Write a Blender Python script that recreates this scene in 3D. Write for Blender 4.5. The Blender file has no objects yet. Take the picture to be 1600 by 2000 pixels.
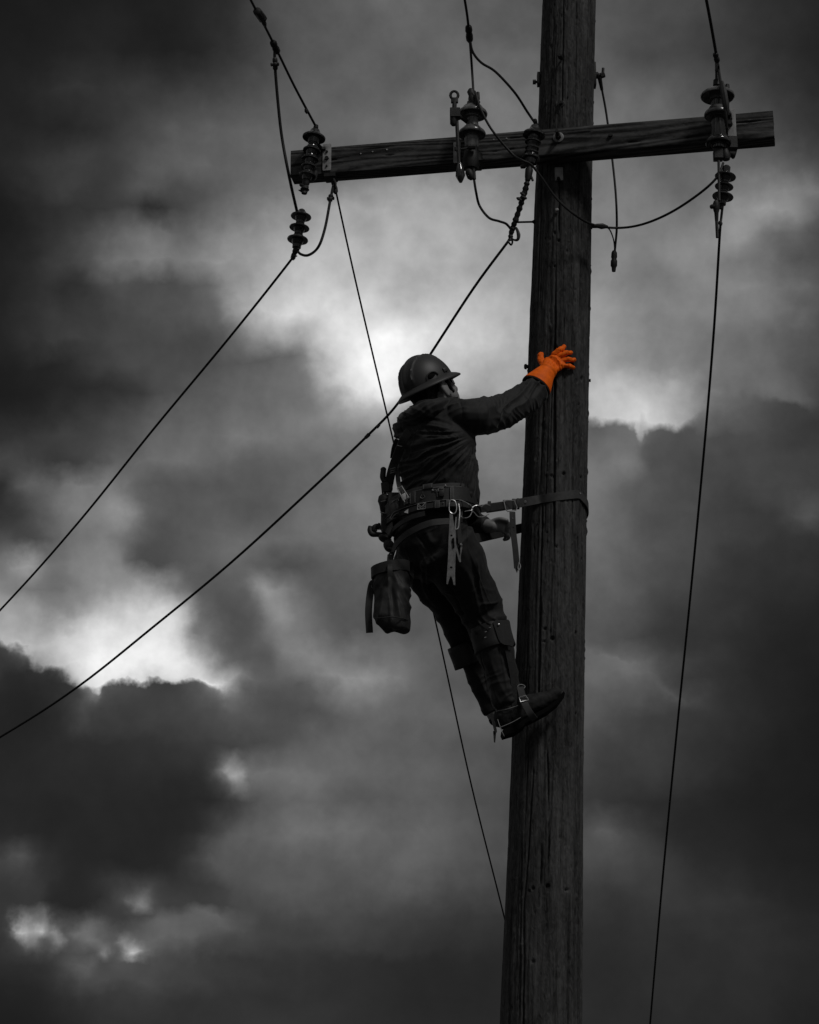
import bpy, bmesh, math, random
import numpy as np
from mathutils import Vector, Matrix

random.seed(7)
rng = np.random.default_rng(7)
scene = bpy.context.scene
COL = scene.collection
V = Vector
PI = math.pi

# ------------------------------------------------------------------ camera
F = 4500.0                      # focal length in photograph pixels (1600 wide)
PITCH = math.radians(18.5)
CP, SP = math.cos(PITCH), math.sin(PITCH)
CAM = V((0, 0, 1.6))
cd = bpy.data.cameras.new('camera')
cam = bpy.data.objects.new('camera', cd)
COL.objects.link(cam)
cam.location = CAM
cam.rotation_euler = (PI / 2 + PITCH, 0, 0)
cd.sensor_fit = 'HORIZONTAL'
cd.sensor_width = 36
cd.lens = 36 * F / 1600
cd.clip_start = 0.05
cd.clip_end = 6000
scene.camera = cam

# ------------------------------------------------------------------ view
vs = scene.view_settings
vs.view_transform = 'Standard'
vs.look = 'None'
vs.exposure = 0
vs.gamma = 1
vs.use_curve_mapping = False
scene.cycles.use_denoising = True

# ------------------------------------------------------------------ sun
SUN_EL, SUN_AZ = math.radians(50), math.radians(140)     # azimuth from +y clockwise (behind the camera, to the right)
sd = bpy.data.lights.new('sun', 'SUN')
sd.energy = 1.15
sd.angle = math.radians(10)
sd.color = (1.0, 0.985, 0.965)
sun = bpy.data.objects.new('sun', sd)
COL.objects.link(sun)
sdir = V((math.sin(SUN_AZ) * math.cos(SUN_EL), math.cos(SUN_AZ) * math.cos(SUN_EL), math.sin(SUN_EL)))
sun.rotation_euler = (-sdir).to_track_quat('-Z', 'Y').to_euler()
sun.location = (5, -5, 12)

# ------------------------------------------------------------------ sky
SKY_ROWS = [
 (0, "0,28 200,33 350,32 430,42 520,68 620,86 750,96 900,90 1050,85 1200,78 1350,68 1450,56 1600,38"),
 (100, "0,30 200,36 380,36 470,55 560,78 700,90 850,95 1000,96 1200,82 1350,66 1500,50 1600,38"),
 (180, "0,35 120,48 250,55 350,58 480,74 600,90 800,98 950,108 1200,98 1350,80 1500,60 1600,42"),
 (250, "0,38 100,38 160,42 220,58 330,75 480,92 700,98 900,112 1200,106 1400,88 1500,72 1600,52"),
 (320, "0,40 80,50 150,62 230,62 330,88 480,98 700,104 900,118 1200,116 1400,92 1500,100 1600,75"),
 (370, "0,32 80,52 140,62 200,58 260,74 300,82 370,78 480,100 600,118 720,140 850,150 1000,130 1200,120 1400,108 1500,130 1600,110"),
 (410, "0,28 100,48 200,52 260,62 290,48 330,62 400,90 480,112 600,150 700,165 850,165 1000,145 1200,125 1400,120 1480,145 1550,125 1600,95"),
 (460, "0,28 70,42 150,62 220,82 280,105 330,112 380,105 450,135 520,150 650,165 800,172 950,160 1100,135 1200,128 1350,128 1440,145 1500,105 1560,90 1600,72"),
 (510, "0,32 80,48 170,72 230,108 300,128 370,115 430,145 500,160 650,178 800,175 950,165 1200,130 1350,130 1430,125 1520,100 1600,75"),
 (560, "0,34 80,45 160,48 220,72 290,75 370,82 440,118 500,170 560,190 680,190 800,178 950,165 1200,130 1350,125 1450,130 1520,115 1600,88"),
 (610, "0,38 100,55 200,62 300,80 400,90 440,110 490,175 540,205 600,215 700,215 800,200 950,180 1200,140 1350,125 1450,118 1550,105 1600,80"),
 (660, "0,36 100,58 200,68 330,72 430,82 480,120 520,150 600,185 680,225 750,232 850,215 950,190 1150,150 1250,122 1350,115 1500,98 1600,75"),
 (710, "0,28 60,34 120,40 200,62 330,72 450,82 530,92 600,125 650,200 710,236 780,238 880,200 980,170 1150,160 1250,140 1350,115 1500,98 1600,72"),
 (760, "0,26 100,35 200,45 290,62 400,90 500,102 600,120 650,185 700,232 760,236 850,200 950,160 1150,185 1250,185 1350,150 1400,118 1450,95 1550,90 1600,70"),
 (800, "0,30 120,45 220,62 330,85 450,98 600,112 660,145 710,170 780,150 900,125 1000,150 1150,190 1250,205 1330,170 1380,120 1500,72 1600,60"),
 (850, "0,45 100,58 200,68 300,92 450,108 600,115 750,125 950,120 1000,118 1150,100 1200,102 1250,110 1290,84 1400,72 1500,66 1600,56"),
 (900, "0,65 60,60 150,62 250,95 330,105 400,95 500,88 650,108 750,120 950,118 1150,118 1230,110 1270,78 1400,68 1500,68 1600,60"),
 (950, "0,45 50,85 100,105 200,125 280,90 350,82 450,80 560,90 680,108 800,115 960,110 1160,112 1250,85 1400,66 1500,66 1600,60"),
 (1000, "0,50 60,70 120,110 200,130 250,125 290,88 400,85 500,88 650,108 750,120 900,112 1160,110 1250,85 1350,68 1500,55 1570,80 1600,75"),
 (1050, "0,75 50,65 90,80 150,115 220,115 280,82 350,82 450,98 600,105 750,115 960,100 1160,105 1250,85 1400,62 1600,50"),
 (1100, "0,110 50,145 100,110 160,125 230,120 270,80 350,78 450,92 550,80 650,92 750,108 960,92 1160,98 1250,82 1400,58 1600,45"),
 (1150, "0,120 60,108 120,105 180,130 230,140 300,160 350,120 400,88 480,95 520,140 600,92 700,92 900,88 1160,92 1280,75 1400,52 1600,40"),
 (1200, "0,160 60,150 110,138 160,150 250,205 320,215 370,170 400,105 480,80 540,130 580,115 650,85 800,88 960,88 1160,86 1280,65 1450,45 1600,34"),
 (1240, "0,165 40,180 100,190 150,205 220,228 300,235 350,210 385,130 420,110 470,80 540,110 580,110 650,88 800,88 1160,82 1280,58 1450,42 1600,32"),
 (1280, "0,60 40,80 70,120 110,190 180,235 280,240 360,235 400,170 440,100 520,85 570,120 650,115 720,110 900,88 1150,95 1220,105 1280,70 1450,42 1600,30"),
 (1320, "0,38 60,42 110,75 150,190 190,236 230,225 300,215 360,215 410,222 440,160 500,95 570,95 650,130 720,140 800,95 1000,85 1150,95 1240,98 1320,58 1450,42 1600,28"),
 (1350, "0,34 80,38 140,60 170,120 200,90 260,66 350,68 400,110 440,120 480,85 600,80 700,120 760,100 900,85 1150,88 1260,85 1400,50 1600,26"),
 (1400, "0,32 100,36 170,70 210,60 300,60 400,66 470,80 600,75 700,98 900,88 1150,80 1250,62 1400,46 1600,24"),
 (1450, "0,32 200,42 350,48 450,60 520,75 600,95 750,92 950,78 1150,72 1300,52 1450,38 1600,24"),
 (1510, "0,34 200,38 350,42 410,60 440,115 460,155 480,110 560,105 700,95 900,82 1150,62 1300,50 1450,34 1600,22"),
 (1570, "0,32 200,34 400,36 460,62 500,85 620,88 800,85 980,72 1150,52 1300,38 1450,28 1600,20"),
 (1630, "0,36 200,34 380,38 450,78 550,102 700,102 850,92 980,78 1150,75 1200,78 1300,42 1450,30 1600,22"),
 (1680, "0,62 50,72 90,45 200,32 350,40 420,78 470,82 600,88 800,92 980,78 1150,72 1250,60 1350,42 1500,30 1600,22"),
 (1730, "0,50 80,52 150,32 250,55 290,62 370,48 500,78 700,82 850,80 980,65 1150,55 1300,52 1450,38 1600,26"),
 (1770, "0,50 80,50 110,35 200,38 250,70 280,120 310,70 380,55 500,70 650,72 850,62 1000,55 1150,46 1350,50 1500,40 1600,28"),
 (1795, "0,52 28,60 45,120 65,110 95,110 110,55 160,70 220,55 300,70 400,92 450,88 520,66 700,62 900,50 1150,42 1400,46 1600,32"),
 (1815, "0,48 25,70 42,175 60,150 78,180 98,125 112,130 128,85 160,105 220,75 250,75 300,85 400,90 450,85 520,62 700,60 900,48 1150,40 1400,46 1600,32"),
 (1836, "0,44 40,66 60,110 90,80 115,125 140,80 175,105 220,85 240,125 270,95 300,90 400,85 450,70 550,58 700,58 900,44 1150,39 1400,44 1600,33"),
 (1862, "0,40 100,60 150,70 185,78 205,120 225,80 242,115 262,190 285,135 310,80 400,68 550,52 700,52 900,40 1150,37 1400,42 1600,34"),
 (1882, "0,36 100,48 170,85 200,70 240,75 280,70 340,62 450,52 600,46 850,36 1150,36 1400,41 1600,33"),
 (1915, "0,32 100,40 180,66 250,68 350,60 500,50 650,42 850,34 1150,36 1400,40 1600,32"),
 (1950, "0,24 100,32 200,50 350,48 500,42 650,42 850,32 1150,36 1450,38 1600,28"),
 (2000, "0,18 100,26 200,42 400,45 600,45 800,35 1150,34 1450,34 1600,24"),
]
world = bpy.data.worlds.new('World')
scene.world = world
world.use_nodes = True
nt = world.node_tree
nt.nodes.clear()
L = nt.links.new


def N(t, **kw):
    n = nt.nodes.new(t)
    for k, v in kw.items():
        setattr(n, k, v)
    return n


def M(op, a, b=None, c=None, clamp=False):
    n = N('ShaderNodeMath', operation=op)
    n.use_clamp = clamp
    for i, x in enumerate((a, b, c)):
        if x is None:
            continue
        if isinstance(x, (int, float)):
            n.inputs[i].default_value = x
        else:
            L(x, n.inputs[i])
    return n.outputs[0]


def dotc(vec, c):
    n = N('ShaderNodeVectorMath', operation='DOT_PRODUCT')
    L(vec, n.inputs[0])
    n.inputs[1].default_value = c
    return n.outputs['Value']


def noise(vec, scale, detail=4, rough=0.55, dist=0.0):
    n = N('ShaderNodeTexNoise')
    n.inputs['Scale'].default_value = scale
    n.inputs['Detail'].default_value = detail
    n.inputs['Roughness'].default_value = rough
    n.inputs['Distortion'].default_value = dist
    L(vec, n.inputs['Vector'])
    return n


def mrange(x, a, b, c=0.0, d=1.0, kind='SMOOTHSTEP'):
    n = N('ShaderNodeMapRange', interpolation_type=kind)
    L(x, n.inputs['Value'])
    n.inputs['From Min'].default_value = a
    n.inputs['From Max'].default_value = b
    n.inputs['To Min'].default_value = c
    n.inputs['To Max'].default_value = d
    return n.outputs[0]


tc = N('ShaderNodeTexCoord')
D = tc.outputs['Generated']
dF = dotc(D, (0, CP, SP))
dU = dotc(D, (0, -SP, CP))
dR = dotc(D, (1, 0, 0))
dFs = M('MAXIMUM', dF, 0.05)
# cloud-sheet coordinates, 1.0 = one photograph width
cu = M('ADD', M('MULTIPLY', M('DIVIDE', dR, dFs), F / 1600), 0.5)
cv = M('SUBTRACT', 0.625, M('MULTIPLY', M('DIVIDE', dU, dFs), F / 1600))
n1 = noise(D, 26, 5, 0.55)
n2 = noise(D, 85, 4, 0.55)
s1 = N('ShaderNodeSeparateColor'); L(n1.outputs['Color'], s1.inputs[0])
s2 = N('ShaderNodeSeparateColor'); L(n2.outputs['Color'], s2.inputs[0])


def off(ch, amp):
    return M('MULTIPLY', M('SUBTRACT', ch, 0.5), amp)


wu = M('ADD', M('ADD', cu, off(s1.outputs[0], 0.040)), off(s2.outputs[0], 0.030))
wv = M('ADD', M('ADD', cv, off(s1.outputs[1], 0.040)), off(s2.outputs[1], 0.030))
wv16 = M('MULTIPLY', wv, 1600)


# cloud banks: along these edges the light changes abruptly instead of fading
def bank(pts, A, wid, u0, u1):
    global wv16
    rp = N('ShaderNodeValToRGB')
    c_ = rp.color_ramp
    while len(c_.elements) > 1:
        c_.elements.remove(c_.elements[-1])
    for k, (u, v) in enumerate(pts):
        e_ = c_.elements[0] if k == 0 else c_.elements.new(u / 1600)
        e_.position = u / 1600
        e_.color = (v / 2000,) * 3 + (1,)
    L(wu, rp.inputs[0])
    d_ = M('SUBTRACT', wv16, M('MULTIPLY', rp.outputs['Color'], 2000))
    sg = M('SUBTRACT', M('MULTIPLY', mrange(d_, -wid, wid), 2.0), 1.0)
    fall = mrange(M('ABSOLUTE', d_), A, A * 4.5, 1, 0)
    hor = M('MULTIPLY', mrange(wu, (u0 - 50) / 1600, u0 / 1600), mrange(wu, (u1 + 60) / 1600, u1 / 1600))
    wv16 = M('ADD', wv16, M('MULTIPLY', M('MULTIPLY', sg, fall), M('MULTIPLY', hor, A)))


bank([(0, 1242), (28, 1262), (55, 1256), (70, 1285), (90, 1300), (120, 1318), (140, 1345), (165, 1338), (185, 1362), (205, 1340), (240, 1328), (300, 1326), (345, 1334), (375, 1322), (400, 1338), (435, 1352)], 20, 17, -100, 410)
bank([(1000, 800), (1100, 795), (1150, 812), (1178, 832), (1205, 820), (1232, 832), (1252, 868), (1268, 842), (1300, 818), (1330, 826), (1355, 808), (1395, 772), (1450, 762), (1510, 772), (1555, 795), (1600, 812)], 17, 15, 1120, 1700)
bank([(1100, 1250), (1150, 1268), (1210, 1300), (1270, 1325), (1340, 1370), (1420, 1410)], 14, 14, 1100, 1400)
acc = None
vsr = [r[0] for r in SKY_ROWS]
for i, (v0, txt) in enumerate(SKY_ROWS):
    ramp = N('ShaderNodeValToRGB')
    cr = ramp.color_ramp
    cr.interpolation = 'CARDINAL'
    stops = [tuple(float(q) for q in s.split(',')) for s in txt.split()]
    while len(cr.elements) > 1:
        cr.elements.remove(cr.elements[-1])
    for k, (u, g) in enumerate(stops):
        e = cr.elements[0] if k == 0 else cr.elements.new(u / 1600)
        e.position = u / 1600
        e.color = (g / 255, g / 255, g / 255, 1)
    L(wu, ramp.inputs[0])
    w = None
    if i > 0:
        w = mrange(wv16, vsr[i - 1], v0, 0, 1, 'LINEAR')
    if i < len(SKY_ROWS) - 1:
        w2 = mrange(wv16, v0, vsr[i + 1], 1, 0, 'LINEAR')
        w = w2 if w is None else M('MINIMUM', w, w2)
    term = M('MULTIPLY', ramp.outputs['Color'], w)
    acc = term if acc is None else M('ADD', acc, term)
# cloud cover everywhere else, same kind of broken grey cloud
g1 = noise(D, 3.2, 7, 0.6, 0.6)
gen = mrange(g1.outputs['Fac'], 0.3, 0.72, 0.16, 0.62)
m1 = mrange(cu, -0.30, -0.03)
m2 = mrange(cu, 1.30, 1.03)
m3 = mrange(cv, -0.30, -0.03)
m4 = mrange(cv, 1.50, 1.28)
m5 = mrange(dF, 0.80, 0.90)
mask = M('MULTIPLY', M('MULTIPLY', M('MULTIPLY', m1, m2), M('MULTIPLY', m3, m4)), m5)
val = M('ADD', M('MULTIPLY', acc, mask), M('MULTIPLY', gen, M('SUBTRACT', 1.0, mask)))
tex = noise(D, 42, 6, 0.56, 0.0)
val = M('MULTIPLY', val, mrange(tex.outputs['Fac'], 0.28, 0.72, 0.90, 1.10, 'LINEAR'))
lin = M('MULTIPLY', M('POWER', M('MAXIMUM', val, 0.001), 2.2), 10.0)
comb = N('ShaderNodeCombineColor')
for k in range(3):
    L(lin, comb.inputs[k])
sky = N('ShaderNodeTexSky', sky_type='NISHITA')
sky.sun_disc = False
sky.sun_elevation = SUN_EL
sky.sun_rotation = SUN_AZ
bw = N('ShaderNodeRGBToBW'); L(sky.outputs[0], bw.inputs[0])
mix = N('ShaderNodeMix', data_type='RGBA')
mix.inputs['Factor'].default_value = 0.02
L(comb.outputs[0], mix.inputs['A'])
L(bw.outputs[0], mix.inputs['B'])
bg = N('ShaderNodeBackground')
bg.inputs['Strength'].default_value = 0.1
L(mix.outputs['Result'], bg.inputs['Color'])
out = N('ShaderNodeOutputWorld')
L(bg.outputs[0], out.inputs['Surface'])
world.cycles.sampling_method = 'MANUAL'
world.cycles.sample_map_resolution = 1024


# ------------------------------------------------------------------ pixel rays to world points
def P(u, v, Y):
    dx = (u - 800) / F
    dz = -(v - 1000) / F
    d = V((dx, CP - SP * dz, SP + CP * dz))
    return CAM + d * (Y / d.y)


def T(v):
    return math.tan(PITCH + math.atan(-(v - 1000) / F))


def mpp(v, Y):                       # metres per photograph pixel at that place
    dz = -(v - 1000) / F
    return Y / (CP - SP * dz) / F


def proj(co):                        # world points -> photograph pixels (numpy)
    q = co - np.array(CAM)
    f = q[:, 1] * CP + q[:, 2] * SP
    up = -q[:, 1] * SP + q[:, 2] * CP
    return 800 + F * q[:, 0] / f, 1000 - F * up / f


# ------------------------------------------------------------------ numpy noise
def _h(ix, iy, iz=0):
    n = (ix.astype(np.int64) * 374761393 + iy.astype(np.int64) * 668265263 + np.asarray(iz).astype(np.int64) * 2147483647 * 3 + 12345)
    n = (n ^ (n >> 13)) * 1274126177
    n = n & 0xffffffff
    n = (n ^ (n >> 16)) * 2246822519 & 0xffffffff
    return ((n ^ (n >> 15)) & 0xffffff) / float(0xffffff)


def vn2(x, y, px=None):
    x0 = np.floor(x); y0 = np.floor(y)
    fx = x - x0; fy = y - y0
    fx = fx * fx * (3 - 2 * fx); fy = fy * fy * (3 - 2 * fy)
    x1 = x0 + 1
    if px:
        x0 = np.mod(x0, px); x1 = np.mod(x1, px)
    a = _h(x0, y0); b = _h(x1, y0); c = _h(x0, y0 + 1); d = _h(x1, y0 + 1)
    return (a * (1 - fx) + b * fx) * (1 - fy) + (c * (1 - fx) + d * fx) * fy


def vn3(p):
    x, y, z = p[:, 0], p[:, 1], p[:, 2]
    z0 = np.floor(z); fz = z - z0
    fz = fz * fz * (3 - 2 * fz)
    return vn2(x + z0 * 17.13, y + z0 * 5.71) * (1 - fz) + vn2(x + (z0 + 1) * 17.13, y + (z0 + 1) * 5.71) * fz


def sstep(a, b, x):
    t = np.clip((x - a) / (b - a), 0, 1)
    return t * t * (3 - 2 * t)


# ------------------------------------------------------------------ materials
def material(name, col, rough=0.7, metal=0.0, var=0.3, scale=20, stretch=(1, 1, 1), bump=0.3, bscale=None, bdist=0.002, spec=0.5, detail=5, sheen=0.0):
    m = bpy.data.materials.new(name)
    m.use_nodes = True
    t = m.node_tree
    b = t.nodes['Principled BSDF']
    if isinstance(col, (int, float)):
        col = (col, col, col)
    c = t.nodes.new('ShaderNodeTexCoord')
    mp = t.nodes.new('ShaderNodeMapping')
    mp.inputs['Scale'].default_value = stretch
    t.links.new(c.outputs['Object'], mp.inputs[0])
    n = t.nodes.new('ShaderNodeTexNoise')
    n.inputs['Scale'].default_value = scale
    n.inputs['Detail'].default_value = detail
    n.inputs['Roughness'].default_value = 0.6
    t.links.new(mp.outputs[0], n.inputs['Vector'])
    r = t.nodes.new('ShaderNodeValToRGB')
    r.color_ramp.elements[0].position = 0.3
    r.color_ramp.elements[1].position = 0.7
    r.color_ramp.elements[0].color = tuple(x * (1 - var) for x in col) + (1,)
    r.color_ramp.elements[1].color = tuple(min(1, x * (1 + var)) for x in col) + (1,)
    t.links.new(n.outputs['Fac'], r.inputs[0])
    t.links.new(r.outputs[0], b.inputs['Base Color'])
    b.inputs['Roughness'].default_value = rough
    b.inputs['Metallic'].default_value = metal
    b.inputs['Specular IOR Level'].default_value = spec
    if sheen:
        b.inputs['Sheen Weight'].default_value = sheen
        b.inputs['Sheen Roughness'].default_value = 0.4
    if bump:
        n2 = t.nodes.new('ShaderNodeTexNoise')
        n2.inputs['Scale'].default_value = bscale or scale * 4
        n2.inputs['Detail'].default_value = 5
        t.links.new(mp.outputs[0], n2.inputs['Vector'])
        bp = t.nodes.new('ShaderNodeBump')
        bp.inputs['Strength'].default_value = bump
        bp.inputs['Distance'].default_value = bdist
        t.links.new(n2.outputs['Fac'], bp.inputs['Height'])
        t.links.new(bp.outputs[0], b.inputs['Normal'])
    return m


def wood_material(name, dark, light, axis, scale=1.0, rings=False):
    m = bpy.data.materials.new(name)
    m.use_nodes = True
    t = m.node_tree
    lk = t.links.new
    b = t.nodes['Principled BSDF']
    c = t.nodes.new('ShaderNodeTexCoord')

    def nz(st, sc, det, ro=0.6, di=0.0):
        mp = t.nodes.new('ShaderNodeMapping')
        mp.inputs['Scale'].default_value = st
        lk(c.outputs['Object'], mp.inputs[0])
        n = t.nodes.new('ShaderNodeTexNoise')
        n.inputs['Scale'].default_value = sc
        n.inputs['Detail'].default_value = det
        n.inputs['Roughness'].default_value = ro
        n.inputs['Distortion'].default_value = di
        lk(mp.outputs[0], n.inputs['Vector'])
        return n.outputs['Fac']
    st = {'z': (1, 1, 0.05), 'x': (0.05, 1, 1)}[axis]
    st2 = {'z': (1, 1, 0.22), 'x': (0.22, 1, 1)}[axis]
    fib = nz(st, 150 * scale, 6, 0.7)
    streak = nz(st, 38 * scale, 5, 0.6, 0.4)
    blot = nz(st2, 9 * scale, 5, 0.62)
    fleck = nz({'z': (1, 1, 0.42), 'x': (0.42, 1, 1)}[axis], 62 * scale, 3, 0.55, 1.2)

    def mm(op, a, x):
        n = t.nodes.new('ShaderNodeMath'); n.operation = op
        for i, q in enumerate((a, x)):
            if isinstance(q, (int, float)):
                n.inputs[i].default_value = q
            else:
                lk(q, n.inputs[i])
        return n.outputs[0]
    s = mm('ADD', mm('ADD', mm('MULTIPLY', fib, 0.20), mm('MULTIPLY', streak, 0.26)), mm('ADD', mm('MULTIPLY', blot, 0.27), mm('MULTIPLY', fleck, 0.27)))
    hgt = s
    if rings:
        mp = t.nodes.new('ShaderNodeMapping')
        mp.inputs['Scale'].default_value = (0.10, 1, 1)
        lk(c.outputs['Object'], mp.inputs[0])
        mp.inputs['Scale'].default_value = (0.11, 1.2, 1.7)
        lo = t.nodes.new('ShaderNodeTexNoise')
        lo.inputs['Scale'].default_value = 4.2; lo.inputs['Detail'].default_value = 1.6; lo.inputs['Roughness'].default_value = 0.35
        lk(mp.outputs[0], lo.inputs['Vector'])
        con = mm('SINE', mm('MULTIPLY', lo.outputs['Fac'], 150.0), 0)
        con = mm('ADD', mm('MULTIPLY', con, 0.5), 0.5)
        s = mm('ADD', mm('MULTIPLY', s, 0.84), mm('MULTIPLY', con, 0.16))
        hgt = s
    r = t.nodes.new('ShaderNodeValToRGB')
    e = r.color_ramp.elements
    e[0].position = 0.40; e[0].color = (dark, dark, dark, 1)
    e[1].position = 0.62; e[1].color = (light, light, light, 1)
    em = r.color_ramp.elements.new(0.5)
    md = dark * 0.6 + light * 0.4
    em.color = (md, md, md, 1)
    lk(s, r.inputs[0])
    lk(r.outputs[0], b.inputs['Base Color'])
    b.inputs['Roughness'].default_value = 0.82
    b.inputs['Specular IOR Level'].default_value = 0.25
    bp = t.nodes.new('ShaderNodeBump')
    bp.inputs['Strength'].default_value = 0.9
    bp.inputs['Distance'].default_value = 0.0035 if rings else 0.010
    lk(hgt, bp.inputs['Height'])
    lk(bp.outputs[0], b.inputs['Normal'])
    return m


MAT = dict(
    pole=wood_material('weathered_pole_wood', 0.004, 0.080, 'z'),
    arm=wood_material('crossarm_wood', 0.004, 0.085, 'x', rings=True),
    denim_jacket=material('dark_work_jacket_cloth', 0.0095, 0.72, var=0.4, scale=9, bump=0.35, bscale=420, bdist=0.001, spec=0.32, sheen=0.10),
    jeans=material('dark_jeans_cloth', 0.0065, 0.74, var=0.45, scale=14, bump=0.35, bscale=380, bdist=0.001, spec=0.30, sheen=0.08),
    leather=material('black_leather', 0.013, 0.6, var=0.4, scale=40, bump=0.4, bscale=160, bdist=0.001, spec=0.4),
    boot=material('worn_boot_leather', 0.009, 0.78, var=0.5, scale=50, bump=0.6, bscale=140, bdist=0.0015, spec=0.3),
    strap=material('grey_leather_strap', 0.032, 0.6, var=0.35, scale=35, bump=0.4, bscale=200, bdist=0.001, spec=0.35),
    skin=material('skin', 0.19, 0.55, var=0.18, scale=40, bump=0.2, bdist=0.001),
    hair=material('dark_hair', 0.008, 0.6, var=0.5, scale=120, stretch=(1, 1, 0.2), bump=0.8, bscale=260, bdist=0.003, spec=0.3),
    hat=material('dark_hard_hat_plastic', 0.026, 0.52, var=0.22, scale=7, bump=0.12, bscale=60, bdist=0.001, spec=0.4),
    glass=material('dark_lens', 0.004, 0.08, var=0.1, bump=0, spec=0.8),
    glove=material('orange_rubber_glove', (0.88, 0.130, 0.002), 0.62, var=0.25, scale=30, bump=0.3, bscale=120, bdist=0.0015, spec=0.18),
    glove_in=material('glove_black_lining', 0.006, 0.8, bump=0.2),
    steel=material('galvanised_steel', 0.50, 0.36, metal=0.9, var=0.25, scale=60, bump=0.25, bdist=0.001),
    toolsteel=material('worn_tool_steel', 0.15, 0.5, metal=0.5, var=0.45, scale=45, bump=0.3, bdist=0.001),
    plate=material('dull_grey_plate', 0.30, 0.6, metal=0.2, var=0.35, scale=40, bump=0.2),
    iron=material('dark_iron', 0.014, 0.6, metal=0.3, var=0.5, scale=50, bump=0.4),
    porcelain=material('dark_glazed_porcelain', 0.024, 0.15, var=0.25, scale=25, bump=0.08, spec=0.6),
    porcelain_grey=material('grey_glazed_porcelain', 0.095, 0.2, var=0.3, scale=22, bump=0.1, spec=0.6),
    wire=material('black_wire', 0.006, 0.6, var=0.3, scale=60, bump=0.2, spec=0.3),
    thread=material('pale_stitching', 0.22, 0.8, var=0.2, bump=0),
    dark_fill=material('near_black_fill', 0.003, 0.9, var=0.2, bump=0, spec=0.1),  # near-black: shade inside openings put into colour; also plain sole and jaw block
    bag=material('black_canvas_bag', 0.017, 0.62, var=0.4, scale=20, bump=0.4, bscale=200, bdist=0.001, spec=0.35),
    ground=material('dry_grass_ground', (0.05, 0.05, 0.05), 0.95, var=0.5, scale=0.8, bump=0.6, bscale=12, bdist=0.05),
)


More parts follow.
